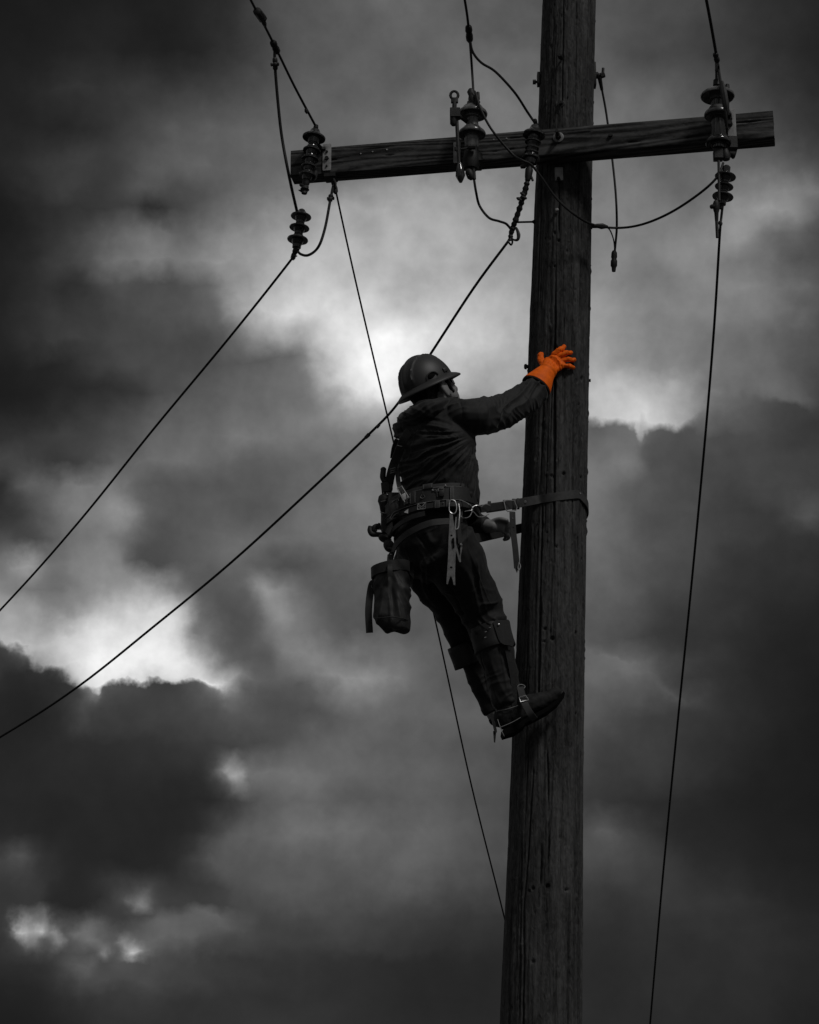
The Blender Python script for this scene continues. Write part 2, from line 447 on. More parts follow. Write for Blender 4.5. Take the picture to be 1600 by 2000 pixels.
# ------------------------------------------------------------------ mesh builder
class MB:
    def __init__(s):
        s.v = []; s.f = []

    def add(s, verts, faces):
        o = len(s.v)
        s.v.extend([V(x) for x in verts])
        s.f.extend([[i + o for i in f] for f in faces])
        return s

    def rings(s, rings, cap=True):
        n = len(rings[0]); vs_ = [p for r in rings for p in r]; fs = []
        for i in range(len(rings) - 1):
            for j in range(n):
                k = (j + 1) % n
                fs.append([i * n + j, i * n + k, (i + 1) * n + k, (i + 1) * n + j])
        if cap:
            fs.append(list(range(n))[::-1])
            fs.append([(len(rings) - 1) * n + j for j in range(n)])
        return s.add(vs_, fs)

    def loft(s, secs, n=24, dome=(0.5, 0.5)):
        """secs: (centre, half-axis A, half-axis B); rounded ends"""
        secs = [(V(c), V(a), V(b)) for c, a, b in secs]
        rs = []

        def ring(c, a, b, k=1.0):
            return [c + (a * math.cos(2 * PI * j / n) + b * math.sin(2 * PI * j / n)) * k for j in range(n)]
        c0, a0, b0 = secs[0]; d = (secs[0][0] - secs[1][0]).normalized(); r = min(a0.length, b0.length) * dome[0]
        if dome[0] > 0:
            for q in (80, 55, 28):
                rs.append(ring(c0 + d * r * math.sin(math.radians(q)), a0, b0, math.cos(math.radians(q))))
        for c, a, b in secs:
            rs.append(ring(c, a, b))
        c0, a0, b0 = secs[-1]; d = (secs[-1][0] - secs[-2][0]).normalized(); r = min(a0.length, b0.length) * dome[1]
        if dome[1] > 0:
            for q in (28, 55, 80):
                rs.append(ring(c0 + d * r * math.sin(math.radians(q)), a0, b0, math.cos(math.radians(q))))
        return s.rings(rs)

    def limb(s, pts, n=20, dome=1.0, sub=4):
        """pts: (point, radius); smooth tapered round limb"""
        ps = [V(p) for p, r in pts]; rr = [r for p, r in pts]
        P2, R2 = catmull(ps, rr, sub)
        fr = frames(P2)
        secs = [(p, f[0] * r, f[1] * r) for p, r, f in zip(P2, R2, fr)]
        return s.loft(secs, n, (dome, dome))

    def tube(s, pts, r, n=8, sub=6, smooth=True):
        ps = [V(p) for p in pts]
        rr = r if isinstance(r, (list, tuple)) else [r] * len(ps)
        if smooth and len(ps) > 2:
            ps, rr = catmull(ps, rr, sub)
        fr = frames(ps)
        return s.rings([[p + (f[0] * math.cos(2 * PI * j / n) + f[1] * math.sin(2 * PI * j / n)) * q for j in range(n)] for p, q, f in zip(ps, rr, fr)])

    def ring(s, c, ax1, ax2, r, n=20, m=6):
        c = V(c); rs = []
        nrm = V(ax1).cross(V(ax2)).normalized()
        vs_ = []; fs = []
        for i in range(n):
            a = 2 * PI * i / n
            q = V(ax1) * math.cos(a) + V(ax2) * math.sin(a)
            o = q.normalized()
            for j in range(m):
                b = 2 * PI * j / m
                vs_.append(c + q + (o * math.cos(b) + nrm * math.sin(b)) * r)
        for i in range(n):
            for j in range(m):
                fs.append([i * m + j, ((i + 1) % n) * m + j, ((i + 1) % n) * m + (j + 1) % m, i * m + (j + 1) % m])
        return s.add(vs_, fs)

    def lathe(s, A, B, prof, n=28):
        """prof: (t along A->B as a fraction, radius in metres)"""
        A = V(A); B = V(B); d = (B - A).normalized()
        x = d.orthogonal().normalized(); y = d.cross(x)
        rs = [[A + (B - A) * t + (x * math.cos(2 * PI * j / n) + y * math.sin(2 * PI * j / n)) * max(r, 1e-4) for j in range(n)] for t, r in prof]
        return s.rings(rs)

    def ell(s, c, A, B, C, n=20, m=12):
        c, A, B, C = V(c), V(A), V(B), V(C)
        rs = []
        for i in range(1, m):
            a = PI * i / m
            rs.append([c + C * math.cos(a) + (A * math.cos(2 * PI * j / n) + B * math.sin(2 * PI * j / n)) * math.sin(a) for j in range(n)])
        return s.rings(rs)

    def box(s, c, A, B, C, bev=0.12):
        """half-axes A,B,C with chamfered edges along C"""
        c, A, B, C = V(c), V(A), V(B), V(C)
        k = 1 - bev
        o = [(1, k), (k, 1), (-k, 1), (-1, k), (-1, -k), (-k, -1), (k, -1), (1, -k)]
        rs = []
        for t, q in ((-1, 0.9), (-0.93, 1), (0.93, 1), (1, 0.9)):
            rs.append([c + C * t + (A * x + B * y) * q for x, y in o])
        return s.rings(rs)

    def prism(s, pts, Y, th, tilt=V((0, 0, 0))):
        """outline in photograph pixels, set at distance Y with real thickness th"""
        bm = bmesh.new()
        vs_ = [bm.verts.new(P(u, v, Y)) for u, v in pts]
        f = bm.faces.new(vs_)
        r = bmesh.ops.extrude_face_region(bm, geom=[f])
        for e in r['geom']:
            if isinstance(e, bmesh.types.BMVert):
                e.co += V((0, th, 0)) + tilt
        bmesh.ops.triangulate(bm, faces=bm.faces[:])
        bmesh.ops.recalc_face_normals(bm, faces=bm.faces[:])
        bm.verts.index_update()
        vv = [x.co.copy() for x in bm.verts]; ff = [[q.index for q in x.verts] for x in bm.faces]
        bm.free()
        return s.add(vv, ff)

    def ribbon(s, pts, wid, th, up, sub=6, smooth=True, close=False):
        """flat band: pts centre line, up = width direction (vector or list)"""
        ps = [V(p) for p in pts]
        if smooth and len(ps) > 2:
            ps, _ = catmull(ps, [0] * len(ps), sub)
        rs = []
        for i, p in enumerate(ps):
            a = ps[max(0, i - 1)]; b = ps[min(len(ps) - 1, i + 1)]
            t = (b - a).normalized()
            w = V(up) - t * V(up).dot(t); w.normalize()
            nn = t.cross(w)
            hw, ht = wid / 2, th / 2
            rs.append([p + w * x * hw + nn * y * ht for x, y in ((1, .5), (.92, 1), (-.92, 1), (-1, .5), (-1, -.5), (-.92, -1), (.92, -1), (1, -.5))])
        return s.rings(rs)

    def mesh(s, name, smooth=True):
        me = bpy.data.meshes.new(name)
        me.from_pydata([tuple(x) for x in s.v], [], s.f)
        me.validate()
        fix_normals(me)
        if smooth:
            me.polygons.foreach_set('use_smooth', [True] * len(me.polygons))
        return me

    def build(s, name, mat, parent=None, smooth=True, ang=40, matrix=None):
        return link_mesh(s.mesh(name, smooth), name, mat, parent, ang if smooth else None, matrix)

    def voxel(s, size, sm=4):
        me = s.mesh('tmp')
        o = bpy.data.objects.new('tmp', me)
        COL.objects.link(o)
        r = o.modifiers.new('r', 'REMESH'); r.mode = 'VOXEL'; r.voxel_size = size; r.adaptivity = 0
        if sm:
            q = o.modifiers.new('s', 'SMOOTH'); q.iterations = sm; q.factor = 0.5
        dg = bpy.context.evaluated_depsgraph_get()
        ev = o.evaluated_get(dg)
        res = bpy.data.meshes.new_from_object(ev)
        bpy.data.objects.remove(o)
        bpy.data.meshes.remove(me)
        res.polygons.foreach_set('use_smooth', [True] * len(res.polygons))
        res.materials.clear()
        return res


def fix_normals(me):
    bm = bmesh.new(); bm.from_mesh(me)
    bmesh.ops.recalc_face_normals(bm, faces=bm.faces[:])
    bm.to_mesh(me); bm.free()


def catmull(ps, rr, sub):
    if len(ps) < 3:
        return ps, rr
    P2, R2 = [], []
    n = len(ps)
    for i in range(n - 1):
        p0 = ps[max(0, i - 1)]; p1 = ps[i]; p2 = ps[i + 1]; p3 = ps[min(n - 1, i + 2)]
        for k in range(sub):
            t = k / sub
            P2.append(0.5 * ((2 * p1) + (p2 - p0) * t + (2 * p0 - 5 * p1 + 4 * p2 - p3) * t * t + (3 * p1 - p0 - 3 * p2 + p3) * t ** 3))
            R2.append(rr[i] * (1 - t) + rr[i + 1] * t)
    P2.append(ps[-1]); R2.append(rr[-1])
    return P2, R2


def frames(ps):
    fr = []; prev = None
    for i, p in enumerate(ps):
        t = (ps[min(len(ps) - 1, i + 1)] - ps[max(0, i - 1)])
        t = t.normalized() if t.length > 1e-9 else V((0, 0, 1))
        if prev is None:
            x = t.orthogonal().normalized()
        else:
            x = prev - t * prev.dot(t)
            x = x.normalized() if x.length > 1e-6 else t.orthogonal().normalized()
        prev = x
        fr.append((x, t.cross(x)))
    return fr


def link_mesh(me, name, mat, parent=None, ang=None, matrix=None):
    me.name = name
    if mat is not None and len(me.materials) == 0:
        me.materials.append(MAT[mat] if isinstance(mat, str) else mat)
    o = bpy.data.objects.new(name, me)
    COL.objects.link(o)
    if ang:
        try:
            me.set_sharp_from_angle(angle=math.radians(ang))
        except Exception:
            pass
    base = V((0, 0, 0)); q = parent
    while q is not None:
        base += V(q.location); q = q.parent
    if matrix is not None:
        me.transform(matrix.inverted())
        mw = Matrix.Translation(-base) @ matrix
        o.parent = parent
        o.matrix_basis = mw
    elif parent is not None:
        me.transform(Matrix.Translation(-base))
        o.parent = parent
    else:
        # put the origin at the mesh's own base
        n = len(me.vertices)
        co = np.empty(n * 3); me.vertices.foreach_get('co', co); co = co.reshape(-1, 3)
        c = V(((co[:, 0].min() + co[:, 0].max()) / 2, (co[:, 1].min() + co[:, 1].max()) / 2, co[:, 2].min()))
        me.transform(Matrix.Translation(-c))
        o.location = c
    return o


def thing(name, loc, label, cat, group=None):
    o = bpy.data.objects.new(name, None)
    o.empty_display_size = 0.1
    COL.objects.link(o)
    o.location = loc
    o['label'] = label; o['category'] = cat
    if group:
        o['group'] = group
    return o


def tag(o, label, cat, group=None):
    o['label'] = label; o['category'] = cat
    if group:
        o['group'] = group
    return o


def getco(me):
    n = len(me.vertices)
    co = np.empty(n * 3); me.vertices.foreach_get('co', co)
    no = np.empty(n * 3); me.vertices.foreach_get('normal', no)
    return co.reshape(-1, 3), no.reshape(-1, 3)


def setco(me, co):
    me.vertices.foreach_set('co', co.astype(np.float32).ravel())
    me.update()


def dist_poly(u, v, pl):
    d = np.full(u.shape, 1e9)
    for (x0, y0), (x1, y1) in zip(pl[:-1], pl[1:]):
        dx, dy = x1 - x0, y1 - y0
        t = np.clip(((u - x0) * dx + (v - y0) * dy) / (dx * dx + dy * dy + 1e-9), 0, 1)
        d = np.minimum(d, np.hypot(u - x0 - t * dx, v - y0 - t * dy))
    return d


def near_side(co, no):
    view = co - np.array(CAM)
    return (np.sum(no * view, axis=1) < 0).astype(float)


# ------------------------------------------------------------------ ground
m = MB()
g = 3000
m.add([(-g, -g, 0), (g, -g, 0), (g, g, 0), (-g, g, 0)], [[0, 1, 2, 3]])
go = m.build('ground', 'ground', None, smooth=False)
go['kind'] = 'structure'

# ------------------------------------------------------------------ utility pole
PY = 8.8
PT = [(-80, 1061, 1163), (0, 1060, 1162), (150, 1055.5, 1160), (300, 1051, 1158), (500, 1042, 1154.5), (650, 1035, 1151.5), (850, 1026, 1148.5),
      (1000, 1020, 1147), (1180, 1013, 1145), (1400, 1004, 1143), (1700, 990, 1140), (2000, 973, 1134), (2100, 968, 1132)]
pv = np.array([p[0] for p in PT], float)
pc = np.array([(p[1] + p[2]) / 2 for p in PT])
pr = np.array([(p[2] - p[1]) / 2 for p in PT])


def pole_at_v(v):
    c = float(np.interp(v, pv, pc)); r = float(np.interp(v, pv, pr))
    return P(c, v, PY), r * mpp(v, PY)


ptz = np.array([pole_at_v(v)[0].z for v in pv])[::-1]
ptx = np.array([pole_at_v(v)[0].x for v in pv])[::-1]
ptr = np.array([pole_at_v(v)[1] for v in pv])[::-1]
# straight-line fit keeps the pole a real, straight tapered pole
fx_ = np.polyfit(ptz, ptx, 1); fr_ = np.polyfit(ptz, ptr, 2)


def pole_x(z):
    return np.polyval(fx_, z)


def pole_r(z):
    z = np.asarray(z, float)
    return np.where(z < ptz[0], np.polyval(fr_, ptz[0]) + (ptz[0] - z) * 0.004, np.where(z > ptz[-1], np.polyval(fr_, ptz[-1]) - (z - ptz[-1]) * 0.01, np.polyval(fr_, z)))


def pole_pt(th, z, out=0.0):
    """th: 0 towards camera, + to the right"""
    r = float(pole_r(z)) + out
    return V((float(pole_x(z)) + math.sin(th) * r, PY - math.cos(th) * r, z))


def pole_surf(u, v, out=0.0):
    """point on the pole surface seen at a photograph pixel"""
    Y = PY
    for _ in range(8):
        p = P(u, v, Y)
        r = float(pole_r(p.z)) + out
        dx = max(-0.97 * r, min(0.97 * r, p.x - float(pole_x(p.z))))
        Y = PY - math.sqrt(r * r - dx * dx)
    return P(u, v, Y)


def pole_th(p):
    return math.atan2(p.x - float(pole_x(p.z)), PY - p.y)


zlo, zhi = ptz[0], ptz[-1]
zs = np.concatenate([np.linspace(0.0, zlo - 0.02, 40), np.arange(zlo, zhi, 0.0048), np.linspace(zhi + 0.01, zhi + 1.3, 40)])
NC = 300
th = np.linspace(0, 2 * PI, NC, endpoint=False)
TH, ZZ = np.meshgrid(th, zs)
nt_ = TH / (2 * PI)
disp = (vn2(nt_ * 90, ZZ * 2.6, 90) - 0.5) * 0.0034 + (vn2(nt_ * 34, ZZ * 1.1 + 9, 34) - 0.5) * 0.006 + (vn2(nt_ * 150, ZZ * 9, 150) - 0.5) * 0.0016
disp += (vn2(nt_ * 7, ZZ * 0.8 + 3, 7) - 0.5) * 0.008
disp += (vn2(nt_ * 60, ZZ * 30, 60) - 0.5) * 0.0012


def angd(a, b):
    return (a - b + PI) % (2 * PI) - PI


def check(u, v0, v1, wid, dep, wob=0.02):
    p0 = pole_surf(u[0], v0); p1 = pole_surf(u[1], v1)
    z0, z1 = p0.z, p1.z; t0, t1 = pole_th(p0), pole_th(p1)
    crack(t0, t1, z0, z1, wid, dep, wob)


def crack(t0, t1, z0, z1, wid, dep, wob=0.02):
    lo, hi = min(z0, z1), max(z0, z1)
    i0, i1 = np.searchsorted(zs, lo), np.searchsorted(zs, hi)
    if i1 <= i0:
        return
    Zc, Tc = ZZ[i0:i1], TH[i0:i1]
    z1c = Zc[:, :1]
    s = np.clip((z1c - z0) / (z1 - z0), 0, 1)
    k = random.random() * 50
    cen = t0 + (t1 - t0) * s + (vn2(z1c * 9 + k, z1c * 0 + k) - 0.5) * wob + (vn2(z1c * 40 + k, z1c * 0 + k) - 0.5) * wob * 0.3
    d = np.abs(angd(Tc, cen)) * np.maximum(pole_r(z1c), 0.05)
    e = sstep(0, (hi - lo) * 0.2 + .01, z1c - lo) * sstep(0, (hi - lo) * 0.2 + .01, hi - z1c)
    w = wid * (0.45 + 0.55 * e) * (0.7 + 0.6 * vn2(z1c * 14 + k, z1c * 0))
    disp[i0:i1] -= dep * e * np.clip(1 - d / w, 0, 1)


for c in [((1101, 1097), -40, 250, .004, .012), ((1128, 1124), -60, 230, .004, .010), ((1150, 1146), -20, 190, .005, .010), ((1083, 1080), 20, 180, .004, .008),
          ((1092, 1091), 330, 470, .006, .016), ((1086, 1082), 480, 1130, .006, .018), ((1084, 1080), 640, 900, .005, .018), ((1057, 1049), 330, 620, .004, .010),
          ((1120, 1116), 520, 720, .004, .009), ((1136, 1132), 400, 650, .004, .010), ((1062, 1055), 700, 960, .004, .010), ((1121, 1118), 780, 1120, .004, .010),
          ((1055, 1051), 1140, 1400, .009, .020), ((1060, 1055), 960, 1180, .005, .012), ((1100, 1104), 1000, 1210, .003, .008), ((1126, 1124), 1180, 1500, .004, .009),
          ((1069, 1072), 1450, 1600, .005, .012), ((1034, 1028), 1430, 1540, .004, .010), ((1107, 1110), 1500, 1620, .004, .010), ((1058, 1056), 1640, 1740, .006, .013),
          ((1020, 1014), 1600, 2020, .005, .014), ((1044, 1022), 1480, 1800, .004, .012), ((1024, 1020), 1740, 2080, .006, .016), ((1112, 1108), 1700, 2060, .005, .012),
          ((1128, 1126), 1460, 1800, .003, .008), ((1000, 992), 1740, 2060, .004, .010), ((1070, 1073), 1560, 1700, .003, .010)]:
    check(*c)
for k in range(260):
    z0 = random.uniform(zlo, zhi); ln = random.uniform(0.12, 0.7)
    t0 = random.uniform(-PI, PI)
    crack(t0, t0 + random.uniform(-.05, .05), z0, z0 + ln, random.uniform(.0018, .0034), random.uniform(.003, .008))


def pit(p, rw, rh, dep):
    t0 = pole_th(p)
    i0, i1 = np.searchsorted(zs, p.z - rh * 1.1), np.searchsorted(zs, p.z + rh * 1.1)
    if i1 <= i0:
        return
    d = np.hypot(angd(TH[i0:i1], t0) * np.maximum(pole_r(ZZ[i0:i1, :1]), .05) / rw, (ZZ[i0:i1] - p.z) / rh)
    disp[i0:i1] += dep * np.clip(1 - d, 0, 1)


for u, v, rw, rh, dp in [(1096, 130, .02, .03, .006), (1096, 208, .02, .05, .010), (1083, 455, .006, .012, -.012), (1091, 470, .008, .008, -.014), (1083, 520, .006, .006, -.012), (1085, 680, .012, .018, -.012),
                         (1137, 740, .010, .016, -.014), (1131, 790, .006, .008, -.012), (1079, 930, .012, .010, -.014), (1068, 925, .01, .01, .006), (1101, 925, .010, .010, -.014), (1135, 933, .009, .009, -.014), (1086, 1068, .008, .008, -.012), (1068, 1040, .006, .006, -.010),
                         (1137, 1092, .007, .008, -.012), (1079, 1247, .011, .011, -.018), (1064, 1228, .009, .006, -.014), (1062, 1253, .010, .006, -.012), (1126, 1236, .008, .008, -.014), (1078, 1226, .006, .02, .006),
                         (1040, 1735, .010, .010, -.014), (1034, 1741, .008, .009, -.012), (1070, 1731, .011, .009, -.016), (1107, 1738, .013, .007, -.014), (1018, 1737, .008, .01, -.012), (1126, 1752, .012, .016, .006), (1126, 1394, .006, .008, -.01),
                         (1041, 1878, .012, .010, -.010)]:
    pit(pole_surf(u, v), rw, rh, dp)
for k in range(1400):
    pit(pole_pt(random.uniform(-PI, PI), random.uniform(zlo, zhi)), random.uniform(.002, .007), random.uniform(.004, .02), random.choice((-1, -1, 1)) * random.uniform(.002, .006))
R_ = pole_r(ZZ) + disp
X_ = pole_x(ZZ) + np.sin(TH) * R_
Y_ = PY - np.cos(TH) * R_
co = np.stack([X_, Y_, ZZ], -1).reshape(-1, 3)
nr = len(zs)
idx = np.arange(nr * NC).reshape(nr, NC)
q = np.stack([idx[:-1], np.roll(idx[:-1], -1, 1), np.roll(idx[1:], -1, 1), idx[1:]], -1).reshape(-1, 4)
me = bpy.data.meshes.new('shaft')
nv = len(co)
co = np.vstack([co, [[pole_x(zs[-1]), PY, zs[-1] + 0.02]]])
cap = np.stack([idx[-1], np.roll(idx[-1], -1), np.full(NC, nv), np.full(NC, nv)], -1)[:, :3]
me.vertices.add(len(co)); me.vertices.foreach_set('co', co.ravel())
nl = q.size + cap.size
me.loops.add(nl); me.loops.foreach_set('vertex_index', np.concatenate([q.ravel(), cap.ravel()]))
me.polygons.add(len(q) + len(cap))
me.polygons.foreach_set('loop_start', np.concatenate([np.arange(len(q)) * 4, q.size + np.arange(len(cap)) * 3]))
me.polygons.foreach_set('use_smooth', [True] * (len(q) + len(cap)))
me.update(calc_edges=True); me.validate()
pole = thing('utility_pole', (float(pole_x(0)), PY, 0), 'weathered dark wooden utility pole with long cracks, carrying one crossarm', 'utility pole')
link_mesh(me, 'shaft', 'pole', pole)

# crossarm: level timber bolted to the camera side of the pole, right end a little nearer
T0 = T(249)
AH = 8.60 * T0                                # height above the camera of the top front edge
AL = P(568, 293, AH / T(293)); AR = P(1510, 215, AH / T(215))
AE = (AR - AL); ALEN = AE.length; AE.normalize()
AN = V((AE.y, -AE.x, 0)).normalized()         # towards the camera
if AN.y > 0:
    AN = -AN
ARM_H, ARM_D = 0.124, 0.085
MA = Matrix((AE, -AN, V((0, 0, 1)))).transposed().to_4x4()
MA.translation = AL


def arm(s, h, out=0.0):
    """point on the front face: s metres from the left end, h down from the top edge"""
    return AL + AE * s + V((0, 0, -h)) + AN * out


def arm_s(u, v):
    """nearest s on the arm for a photograph column"""
    lo, hi = -0.1, ALEN + 0.1
    for _ in range(40):
        md = (lo + hi) / 2
        uu, _v = proj(np.array([arm(md, 0.06)]))
        if uu[0] < u:
            lo = md
        else:
            hi = md
    return lo


def arm_Y(u):
    return arm(arm_s(u, 0), 0.06).y


ns, prof = 260, []
b_ = 0.006
cs = [(-b_ * 0, 0)]
poly = []
for (cx, cz, sx, sz) in ((b_, -b_, -1, 1), (ARM_D - b_, -b_, 1, 1), (ARM_D - b_, -ARM_H + b_, 1, -1), (b_, -ARM_H + b_, -1, -1)):
    poly.append((cx, cz, sx, sz))
pts2 = []
seq = [(0, 90, 180), (1, 0, 90), (2, -90, 0), (3, 180, 270)]
for k, a0, a1 in seq:
    cx, cz, sx, sz = poly[k]
    rng_ = (a1, a0) if k in (0, 1, 2, 3) else (a0, a1)
    for t in (0, .5, 1):
        a = math.radians(rng_[0] + (rng_[1] - rng_[0]) * t)
        pts2.append((cx + b_ * math.cos(a), cz + b_ * math.sin(a)))
full = []
for i in range(len(pts2)):
    a = pts2[i]; b = pts2[(i + 1) % len(pts2)]
    L_ = math.hypot(b[0] - a[0], b[1] - a[1])
    kk = max(1, int(L_ / 0.006))
    for j in range(kk):
        full.append((a[0] + (b[0] - a[0]) * j / kk, a[1] + (b[1] - a[1]) * j / kk))
fa = np.array(full); mcen = np.array([ARM_D / 2, -ARM_H / 2])
ss = np.linspace(0, ALEN, 420)
S, K = np.meshgrid(ss, np.arange(len(fa)), indexing='ij')
Yl = fa[K, 0]; Zl = fa[K, 1]
nrm = np.stack([Yl - mcen[0], Zl - mcen[1]], -1)
onf = np.abs(nrm[..., 0] / (ARM_D / 2)); onz = np.abs(nrm[..., 1] / (ARM_H / 2))
nn = np.where((onf > onz)[..., None], np.stack([np.sign(nrm[..., 0]), 0 * onf], -1), np.stack([0 * onf, np.sign(nrm[..., 1])], -1))
dd = (vn2(S * 5, Zl * 160 + Yl * 90) - .5) * .0008 + (vn2(S * 3 + 4, Zl * 45 + Yl * 70) - .5) * .0010 + (vn2(S * 1.7, Zl * 5 + 3) - .5) * .004
for zc, s0, s1, dp, wd in ((-.045, 1.75, 2.06, .010, .004), (-.062, .05, .5, .006, .0035), (-.030, .9, 1.3, .006, .003), (-.08, .75, 1.1, .006, .003), (-.09, 1.4, 1.7, .007, .004), (-.02, .2, .55, .005, .003)):
    cz = zc + (vn2(S * 8, S * 0 + zc * 99) - .5) * .012
    dd -= dp * np.clip(1 - np.abs(Zl - cz) / wd, 0, 1) * sstep(s0, s0 + .06, S) * sstep(s1, s1 - .03, S) * (Yl < .02)
Yl = Yl + nn[..., 0] * dd; Zl = Zl + nn[..., 1] * dd
lc = np.stack([S + (vn2(Zl * 60, Yl * 60) - .5) * .004 * (S > ALEN - .004), Yl, Zl], -1).reshape(-1, 3)
nk = len(fa); ix = np.arange(len(ss) * nk).reshape(len(ss), nk)
qq = np.stack([ix[:-1], ix[1:], np.roll(ix[1:], -1, 1), np.roll(ix[:-1], -1, 1)], -1).reshape(-1, 4)
ame = bpy.data.meshes.new('crossarm')
ame.from_pydata(lc.tolist(), [], qq.tolist() + [ix[0].tolist()[::-1], ix[-1].tolist()])
fix_normals(ame)
ame.polygons.foreach_set('use_smooth', [True] * len(ame.polygons))
ame.transform(MA)
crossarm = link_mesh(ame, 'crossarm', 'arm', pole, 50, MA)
crossarm_parent = pole


def hexbolt(A, B, r, n=6):
    """hex head from A to B"""
    return MB().lathe(A, B, [(0, r * .7), (0.02, r), (0.75, r), (1, r * .75), (1.001, 0)], n=n)


def bolt(name, p, nrm, r, ln, parent, washer=0.0, mat='iron', stem=0.0):
    b = MB(); p = V(p); nrm = V(nrm).normalized()
    if washer:
        b.lathe(p - nrm * 0.004, p + nrm * 0.004, [(0, washer), (0.9, washer), (1, washer * .9), (1.001, 0)], n=20)
    if stem:
        b.lathe(p, p + nrm * stem, [(0, r * .5), (1, r * .5)], n=10)
    b.lathe(p + nrm * max(stem, .004), p + nrm * (max(stem, .004) + ln), [(0, r), (0.75, r), (1, r * .7), (1.001, 0)], n=6 if washer or not stem else 10)
    return b.build(name, mat, parent, smooth=False)


# through bolts and fittings on the pole
def plp(u, v, out=0.0):
    p = pole_surf(u, v, out)
    t = pole_th(p)
    return p, V((math.sin(t), -math.cos(t), 0))


p, nn_ = plp(1097, 116); bolt('bolt', p, nn_, .011, .026, pole, stem=.018)
p, nn_ = plp(1096, 203); bolt('bolt', p, nn_, .008, .012, pole, washer=.015)
p, nn_ = plp(1092, 340, 0.0)
MB().box(p + nn_ * .001, V((.017, 0, 0)), V((0, 0.004, 0)), V((0, 0, .030))).build('plate', 'plate', pole)
p, nn_ = plp(1092, 351); bolt('bolt', p, nn_, .008, .016, pole)
p, nn_ = plp(1089, 412); bolt('bolt', p, nn_, .008, .014, pole, mat='plate')
# arm bolt with round washer, in front of the pole
s0 = arm_s(1091, 0)
bp_ = arm(s0, .045)
wb = MB().lathe(bp_, bp_ + AN * .006, [(0, .023), (0.8, .023), (1, .020), (1.001, 0)], n=24)
wb.build('washer', 'toolsteel', crossarm_parent)
hb = MB().lathe(bp_ + AN * .006, bp_ + AN * .028, [(0, .013), (1, .012), (1.001, 0)], n=6).lathe(bp_ + AN * .028, bp_ + AN * .065, [(0, .007), (1, .007)], n=10)
hb.build('bolt', 'iron', crossarm_parent, smooth=False)
s1_ = arm_s(1193, 0)
MB().lathe(arm(s1_, .055), arm(s1_, .055, .012), [(0, .009), (1, .008), (1.001, 0)], n=10).build('bolt', 'iron', pole)
# side bolts
zb = P(1050, 160, PY).z
MB().box(pole_pt(-PI / 2, zb + .012, .006), V((.006, 0, 0)), V((0, .02, 0)), V((0, 0, .028))).build('plate', 'iron', pole)
MB().lathe(pole_pt(-PI / 2, zb, 0), pole_pt(-PI / 2, zb, .030), [(0, .006), (.55, .006), (.56, .011), (1, .011), (1.001, 0)], n=8).build('bolt', 'iron', pole)
zb = P(1028, 716, PY).z
MB().lathe(pole_pt(-PI / 2, zb, -.01), pole_pt(-PI / 2, zb, .018), [(0, .008), (.6, .008), (.61, .012), (.9, .011), (1, .006), (1.001, 0)], n=10).build('bolt', 'iron', pole)
zb = P(1151, 743, PY).z
MB().lathe(pole_pt(PI / 2, zb, -.01), pole_pt(PI / 2, zb, .008), [(0, .007), (1, .007), (1.001, 0)], n=8).build('bolt', 'iron', pole)
# bracket on the right side, above the arm
zb = P(1172, 147, PY).z
br = MB()
br.box(pole_pt(PI / 2, zb, .004), V((.005, 0, 0)), V((0, .022, 0)), V((0, 0, .055)))
br.lathe(pole_pt(PI / 2, zb, 0), pole_pt(PI / 2, zb, .036), [(0, .014), (.5, .015), (.6, .009), (1, .009), (1.001, 0)], n=10)
br.lathe(pole_pt(PI / 2, zb - .002, .030), pole_pt(PI / 2, zb + .004, .046), [(0, .013), (1, .012), (1.001, 0)], n=6)
br.lathe(pole_pt(PI / 2, zb, .038), pole_pt(PI / 2, zb + .035, .040), [(0, .006), (1, .006), (1.001, 0)], n=8)
br.build('side_bracket', 'iron', pole)
# thin stand-off rod on the left of the pole (v 433)
a = P(1004, 434, 8.78); b = pole_pt(-PI / 2, P(1044, 433, PY).z, -.01)
MB().tube([a, b], .0045, smooth=False).lathe(b + V((-.02, 0, 0)), b + V((.006, 0, 0)), [(0, .004), (.4, .010), (1, .010)], n=10).build('standoff_rod', 'iron', pole)
a = pole_pt(PI / 2, P(1157, 443, PY).z, -.005); b = P(1176, 443, PY - .02)
MB().tube([a, b], .006, smooth=False).lathe(a, a + V((.01, 0, 0)), [(0, .012), (1, .010), (1.001, 0)], n=8).build('standoff_rod', 'iron', pole)
# steel plates on the arm
def plate_on_arm(u, w, top, h, name='bracket_plate', mat='plate', th=.006):
    s = arm_s(u, 0)
    return MB().box(arm(s, top + h / 2, th / 2), AE * w / 2, AN * th / 2, V((0, 0, h / 2))).build(name, mat, pole)


